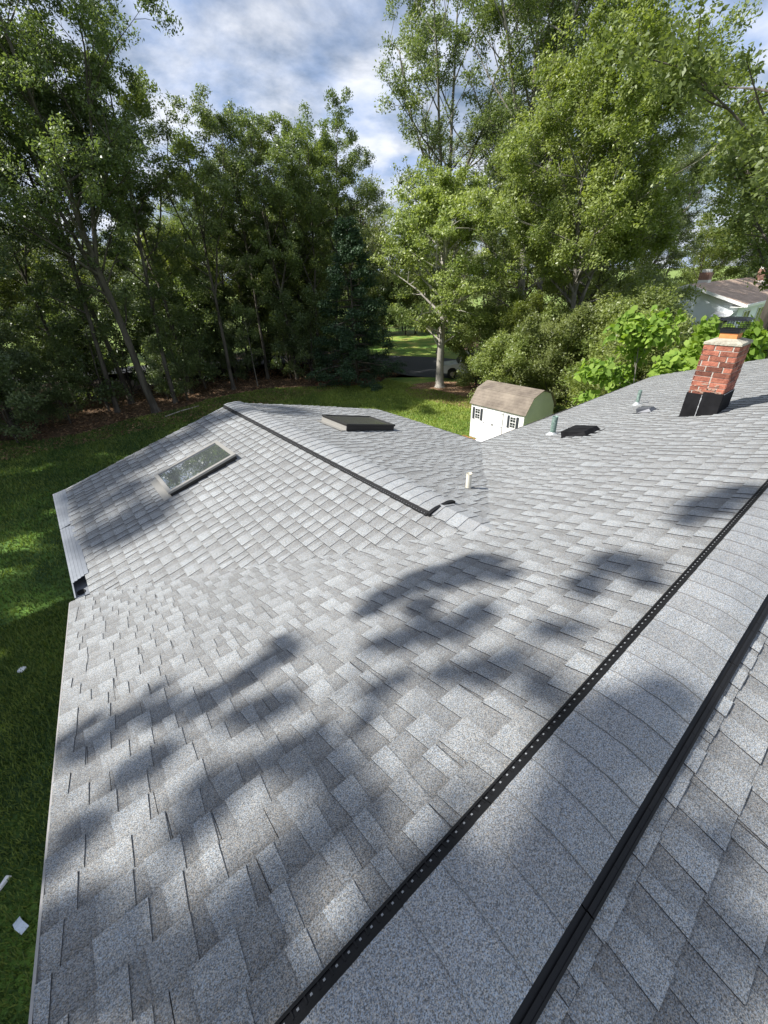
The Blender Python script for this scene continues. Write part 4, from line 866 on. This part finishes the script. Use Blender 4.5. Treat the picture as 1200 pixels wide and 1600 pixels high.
# shrubs behind the shed
SHR = [((19.6, 13.3), P_shrub, .82, 'rounded bright shrub just behind the left end of the shed'), ((20.6, 11.0), P_shrub2, .95, 'olive green shrub behind the middle of the shed roof'), ((21.0, 8.4), P_shrub, 1.0, 'bright shrub touching the right gable end of the shed'),
       ((21.2, 7.2), P_shrub2, .85, 'olive shrub right of the shed, above the roof edge'), ((18.2, 6.9), P_shrub, .78, 'low bright shrub hugging the roof edge by the copper pipes'), ((17.0, 5.6), P_shrub2, .85, 'olive shrub between the shed and the broad-leaved tree'),
       ((24.8, 19.7), P_shrub, .92, 'bright shrub in front of the parked vehicle, right of the maple trunk'), ((26.2, 17.4), P_shrub, 1.05, 'tall bright shrub right of the parked vehicle'), ((24.5, 15.0), P_shrub2, 1.0, 'olive shrub behind the mulch bed'), ((28.5, 9.0), P_shrub2, .8, 'large olive shrub below the neighbouring house gable'), ((22.6, 9.2), P_shrub, 1.1, 'bright tall shrub under the large sunlit tree'), ((31, 12.5), P_shrub, 1.25, 'bright shrub far behind the large sunlit tree')]
for i, (xy, pr_, s_, lb) in enumerate(SHR): put(pr_, 'shrub', xy, lb, 'shrub', 'shrubs around the shed', rz=i * 1.3, s=s_)
# understory at the forest edge
rr_ = random.Random(9)
UND = [(-4, 31.5), (-1.5, 33), (.2, 32.4), (2.6, 33.8), (6.6, 34.2), (7.6, 32.8), (9.8, 35.4), (12.6, 35.8), (16.6, 33.6), (17.6, 31.4), (21.4, 31.6), (24.6, 33.5), (-7, 32), (-2.5, 29.9)]
for i, xy in enumerate(UND): put(P_under, 'understory_tree', xy, 'small dark tree in the shaded undergrowth at the edge of the forest', 'tree', 'undergrowth trees along the forest edge', rz=i * 2.1, s=rr_.uniform(.6, 1.15))
UN2 = [(-7, 38), (-4, 39.5), (-1, 38), (2, 39), (5, 38.5), (8, 39.5), (10.5, 38), (13, 40), (15.5, 38.8), (18, 41), (20.5, 40), (22.6, 38.5), (24, 41), (26.5, 41), (-3, 44), (3, 45), (9, 45.5), (14, 45), (20, 45), (25, 46)]
for i, xy in enumerate(UN2): put(P_under, 'understory_tree', xy, 'small leafy tree in the dark second row of the undergrowth', 'tree', 'undergrowth trees behind the first trunks', rz=i * 1.7, s=rr_.uniform(.8, 1.3))
for i, (x, y) in enumerate([(44.5, 47.5), (41, 51), (48, 44.5), (38, 53), (46, 52), (51, 47)]): put(P_back, 'forest_tree', (x, y), 'olive tree closing the far lawn strip beyond the driveway', 'tree', 'trees closing the far lawn', rz=i, s=.62)
for i, (x, y) in enumerate([(43, 48), (40.5, 50), (45.8, 46), (38.4, 51.5)]): put(P_under, 'understory_tree', (x, y), 'low dark tree at the far edge of the lawn strip', 'tree', 'low trees at the far lawn edge', rz=i, s=1.1)
# deeper rows
for i in range(50):
    a = R(rr_.uniform(-14, 54)); d_ = rr_.uniform(41, 66); x, y = d_ * math.sin(a), d_ * math.cos(a)
    if 29 < x < 46 and 28 < y < 52 and abs(math.degrees(a) - 42.5) < 6: continue
    put(rr_.choice((P_back, P_oakC, P_back, P_oakB)), 'forest_tree', (x, y), 'tree standing in the deeper rows of the forest behind the lawn', 'tree', 'trees deep in the forest', rz=rr_.uniform(0, 6.28), s=rr_.uniform(.55, .76))
for i, (x, y, s_) in enumerate([(40, 52, .8), (47, 48, .8), (52, 40, .85), (34, 56, .8), (45, 58, .9), (54, 33, .8), (48, 26, .85), (44, 20, .72), (60, 24, .8), (66, 14, .7), (68, 20, .7), (62, 8, .62), (70, 5, .62), (60, 17.5, .68), (52, 19, .66), (38, 19, .8), (36, 24, .9)]):
    put((P_back, P_oakC)[i % 3 == 2], 'forest_tree', (x, y), 'tree standing in the background beyond the driveway and the neighbouring house', 'tree', 'trees beyond the driveway', rz=i * 1.7, s=s_)

# ------------------------------------------------------------------ trees left of the picture that shade roof and lawn
def roofpt(x, y): return Vector((x, y, -y * T1))
def shade_tree(name, base, H, targets, label, seed, tr=.3, lsize=.17, dens=75):
    """a tree whose twigs end where their shade falls on the targets; targets (point, radius)"""
    r = random.Random(seed); tb = MB(); C = []; S = []; B = Vector((base[0], base[1], 0)); top = Vector((base[0] + .3, base[1] - .2, H))
    tp = [Vector((base[0] + .1 * math.sin(i), base[1] + .1 * math.cos(i * 1.7), H * i / 10)) for i in range(11)]; tb.tube(tp, [tr * (1 - .9 * i / 10) for i in range(11)], 9, cap=False)
    for P_, rad in targets:
        Pg = P_ - Vector((0, 0, GZ)); t_ = ((B.x - Pg.x) * sd.x + (B.y - Pg.y) * sd.y) / (sd.x ** 2 + sd.y ** 2) + r.uniform(-4, 4)
        c = Pg + sd * t_; C.append(c[:]); S.append(rad)
        h = max(2.5, min(H * .92, c.z - math.hypot(c.x - B.x, c.y - B.y) * .6)); k = h / H * 10; i = min(int(k), 9); p0 = tp[i].lerp(tp[i + 1], k - i)
        mid = p0.lerp(c, .5) + Vector((r.uniform(-.2, .2), r.uniform(-.2, .2), .25)); tb.tube([p0, mid, c], [.011, .007, .003], 5, cap=False)
    V, tt = leaves_np(C, S, dens, lsize, seed, [r.random() for _ in C], droop=.1)
    V = V - np.array(B); 
    for i, p in enumerate(tb.v): tb.v[i] = (p[0] - B.x, p[1] - B.y, p[2])
    o = empty(name, (B.x, B.y, GZ), label, 'tree'); link('crown', quads('crown', V, tt, L_mid, parent='mesh'), o); tb.build('trunk', m_bark, o, smooth=True, fix=False); return o
RT = [(1.9, 1.22, 0.212), (1.68, 1.32, 0.162), (1.57, 1.43, 0.139), (1.27, 1.43, 0.154), (1.05, 0.97, 0.111), (1.22, 0.88, 0.104), (1.45, 0.81, 0.108), (1.32, 1.14, 0.102), (1.89, 0.95, 0.089), (2.34, 0.49, 0.161), (2.36, 0.36, 0.114), (2.03, 0.51, 0.106), (1.53, 0.44, 0.079), (1.11, 0.5, 0.098), (1.17, 0.26, 0.093), (1.25, 0.46, 0.067), (0.53, 1.47, 0.114), (0.3, 1.45, 0.099), (0.09, 1.45, 0.111), (0.25, 1.14, 0.106), (0.36, 1.08, 0.077), (-0.07, 1.6, 0.075), (-0.24, 1.66, 0.094), (-0.43, 1.61, 0.106), (-0.54, 1.76, 0.067), (-0.21, 1.25, 0.104), (-0.07, 0.93, 0.091), (0.12, 0.86, 0.07), (0.32, 0.68, 0.12), (0.24, 0.81, 0.078), (0.39, 0.56, 0.072), (0.7, 0.8, 0.066), (-0.48, 1.11, 0.079), (-0.53, 0.78, 0.127), (-0.41, 0.54, 0.129), (-0.23, 0.42, 0.121), (-0.11, 0.25, 0.125), (-0.54, 0.6, 0.104), (-0.21, 0.29, 0.077), (0.11, 0.44, 0.094), (0.0, 0.39, 0.105), (0.31, 0.41, 0.102), (0.23, 0.4, 0.08), (0.29, 0.12, 0.085), (0.17, 0.09, 0.107), (0.08, 0.08, 0.094), (0.43, 0.11, 0.074), (0.41, -0.04, 0.106), (0.46, -0.12, 0.094), (0.29, -0.1, 0.125), (0.42, -0.2, 0.091), (0.19, -0.07, 0.091), (0.75, -0.18, 0.087), (0.95, -0.18, 0.079), (1.05, -0.07, 0.084), (1.27, -0.08, 0.135), (1.46, -0.11, 0.096), (1.04, 0.05, 0.071), (0.78, -0.38, 0.11), (0.66, -0.3, 0.107), (0.5, -0.3, 0.114), (0.62, -0.4, 0.116), (0.74, -0.46, 0.096), (0.93, -0.4, 0.077), (3.46, 0.33, 0.211), (3.78, 0.22, 0.194), (3.18, 0.36, 0.113), (0.8, -0.03, 0.052), (1.16, -0.4, 0.07)]
tg = [(roofpt(x, y) if y > 0 else Vector((x, y, y * T1)), q) for x, y, q in RT]; tg = [(p_, q_ * .84) for p_, q_ in tg] + [(p_ + Vector((rng.uniform(-.16, .16), rng.uniform(-.16, .16), 0)), q_ * .5) for p_, q_ in tg]
shade_tree('shade_tree', (-9.8, 2.6), 17, tg, 'tall thin-crowned tree left of the house whose shade dapples the near roof', 201, lsize=.11, dens=300)
WT = []
for i in range(40): WT.append((Vector((rng.uniform(-.45, .75), rng.uniform(4.9, 7.4), -1.1)), rng.uniform(.16, .34)))
for i in range(22): u = rng.random(); WT.append((Vector((.6 + 1.7 * u, 7.2 + rng.uniform(-.45, .3), -1.0 + .45 * u)), rng.uniform(.16, .3)))
for i in range(12): u = rng.random(); WT.append((Vector((2.6 + 1.0 * u, 6.9 + rng.uniform(-.35, .4), -.6)), rng.uniform(.12, .22)))
for x, y in ((.75, 5.2), (.5, 4.9), (.9, 5.9)): WT.append((Vector((x, y, -1)), .2))
shade_tree('shade_tree', (-21, 22.5), 22, WT, 'tall tree left of the lawn whose shade crosses the wing roof', 202)
LT = []
for i in range(340):
    x, y = rng.uniform(-6, 1.5), rng.uniform(-1, 24)
    if rng.random() < .04: continue
    LT.append((Vector((x, y, GZ)), rng.uniform(.5, .95)))
LA = [t_ for t_ in LT if t_[0].y < 11]; LB = [t_ for t_ in LT if t_[0].y >= 11]
shade_tree('shade_tree', (-14, 14.5), 17, LA, 'dense tree left of the house shading the lawn below the near roof edge', 203, dens=420, lsize=.24)
shade_tree('shade_tree', (-15, 26), 19, LB, 'dense tree at the left lawn edge shading the lawn below the wing', 204, dens=420, lsize=.24)
for i, (x, y) in enumerate([(-8, 33), (-13, 32.5), (-18, 34), (-10, 38), (-23, 33), (-28, 31), (-16, 39)]):
    put((P_oakA, P_oakB, P_oakC)[i % 3], 'forest_edge_tree', (x, y), 'tree of the forest edge beyond the left side of the picture', 'tree', 'forest edge trees on the far left', rz=i * 1.9, s=.9)
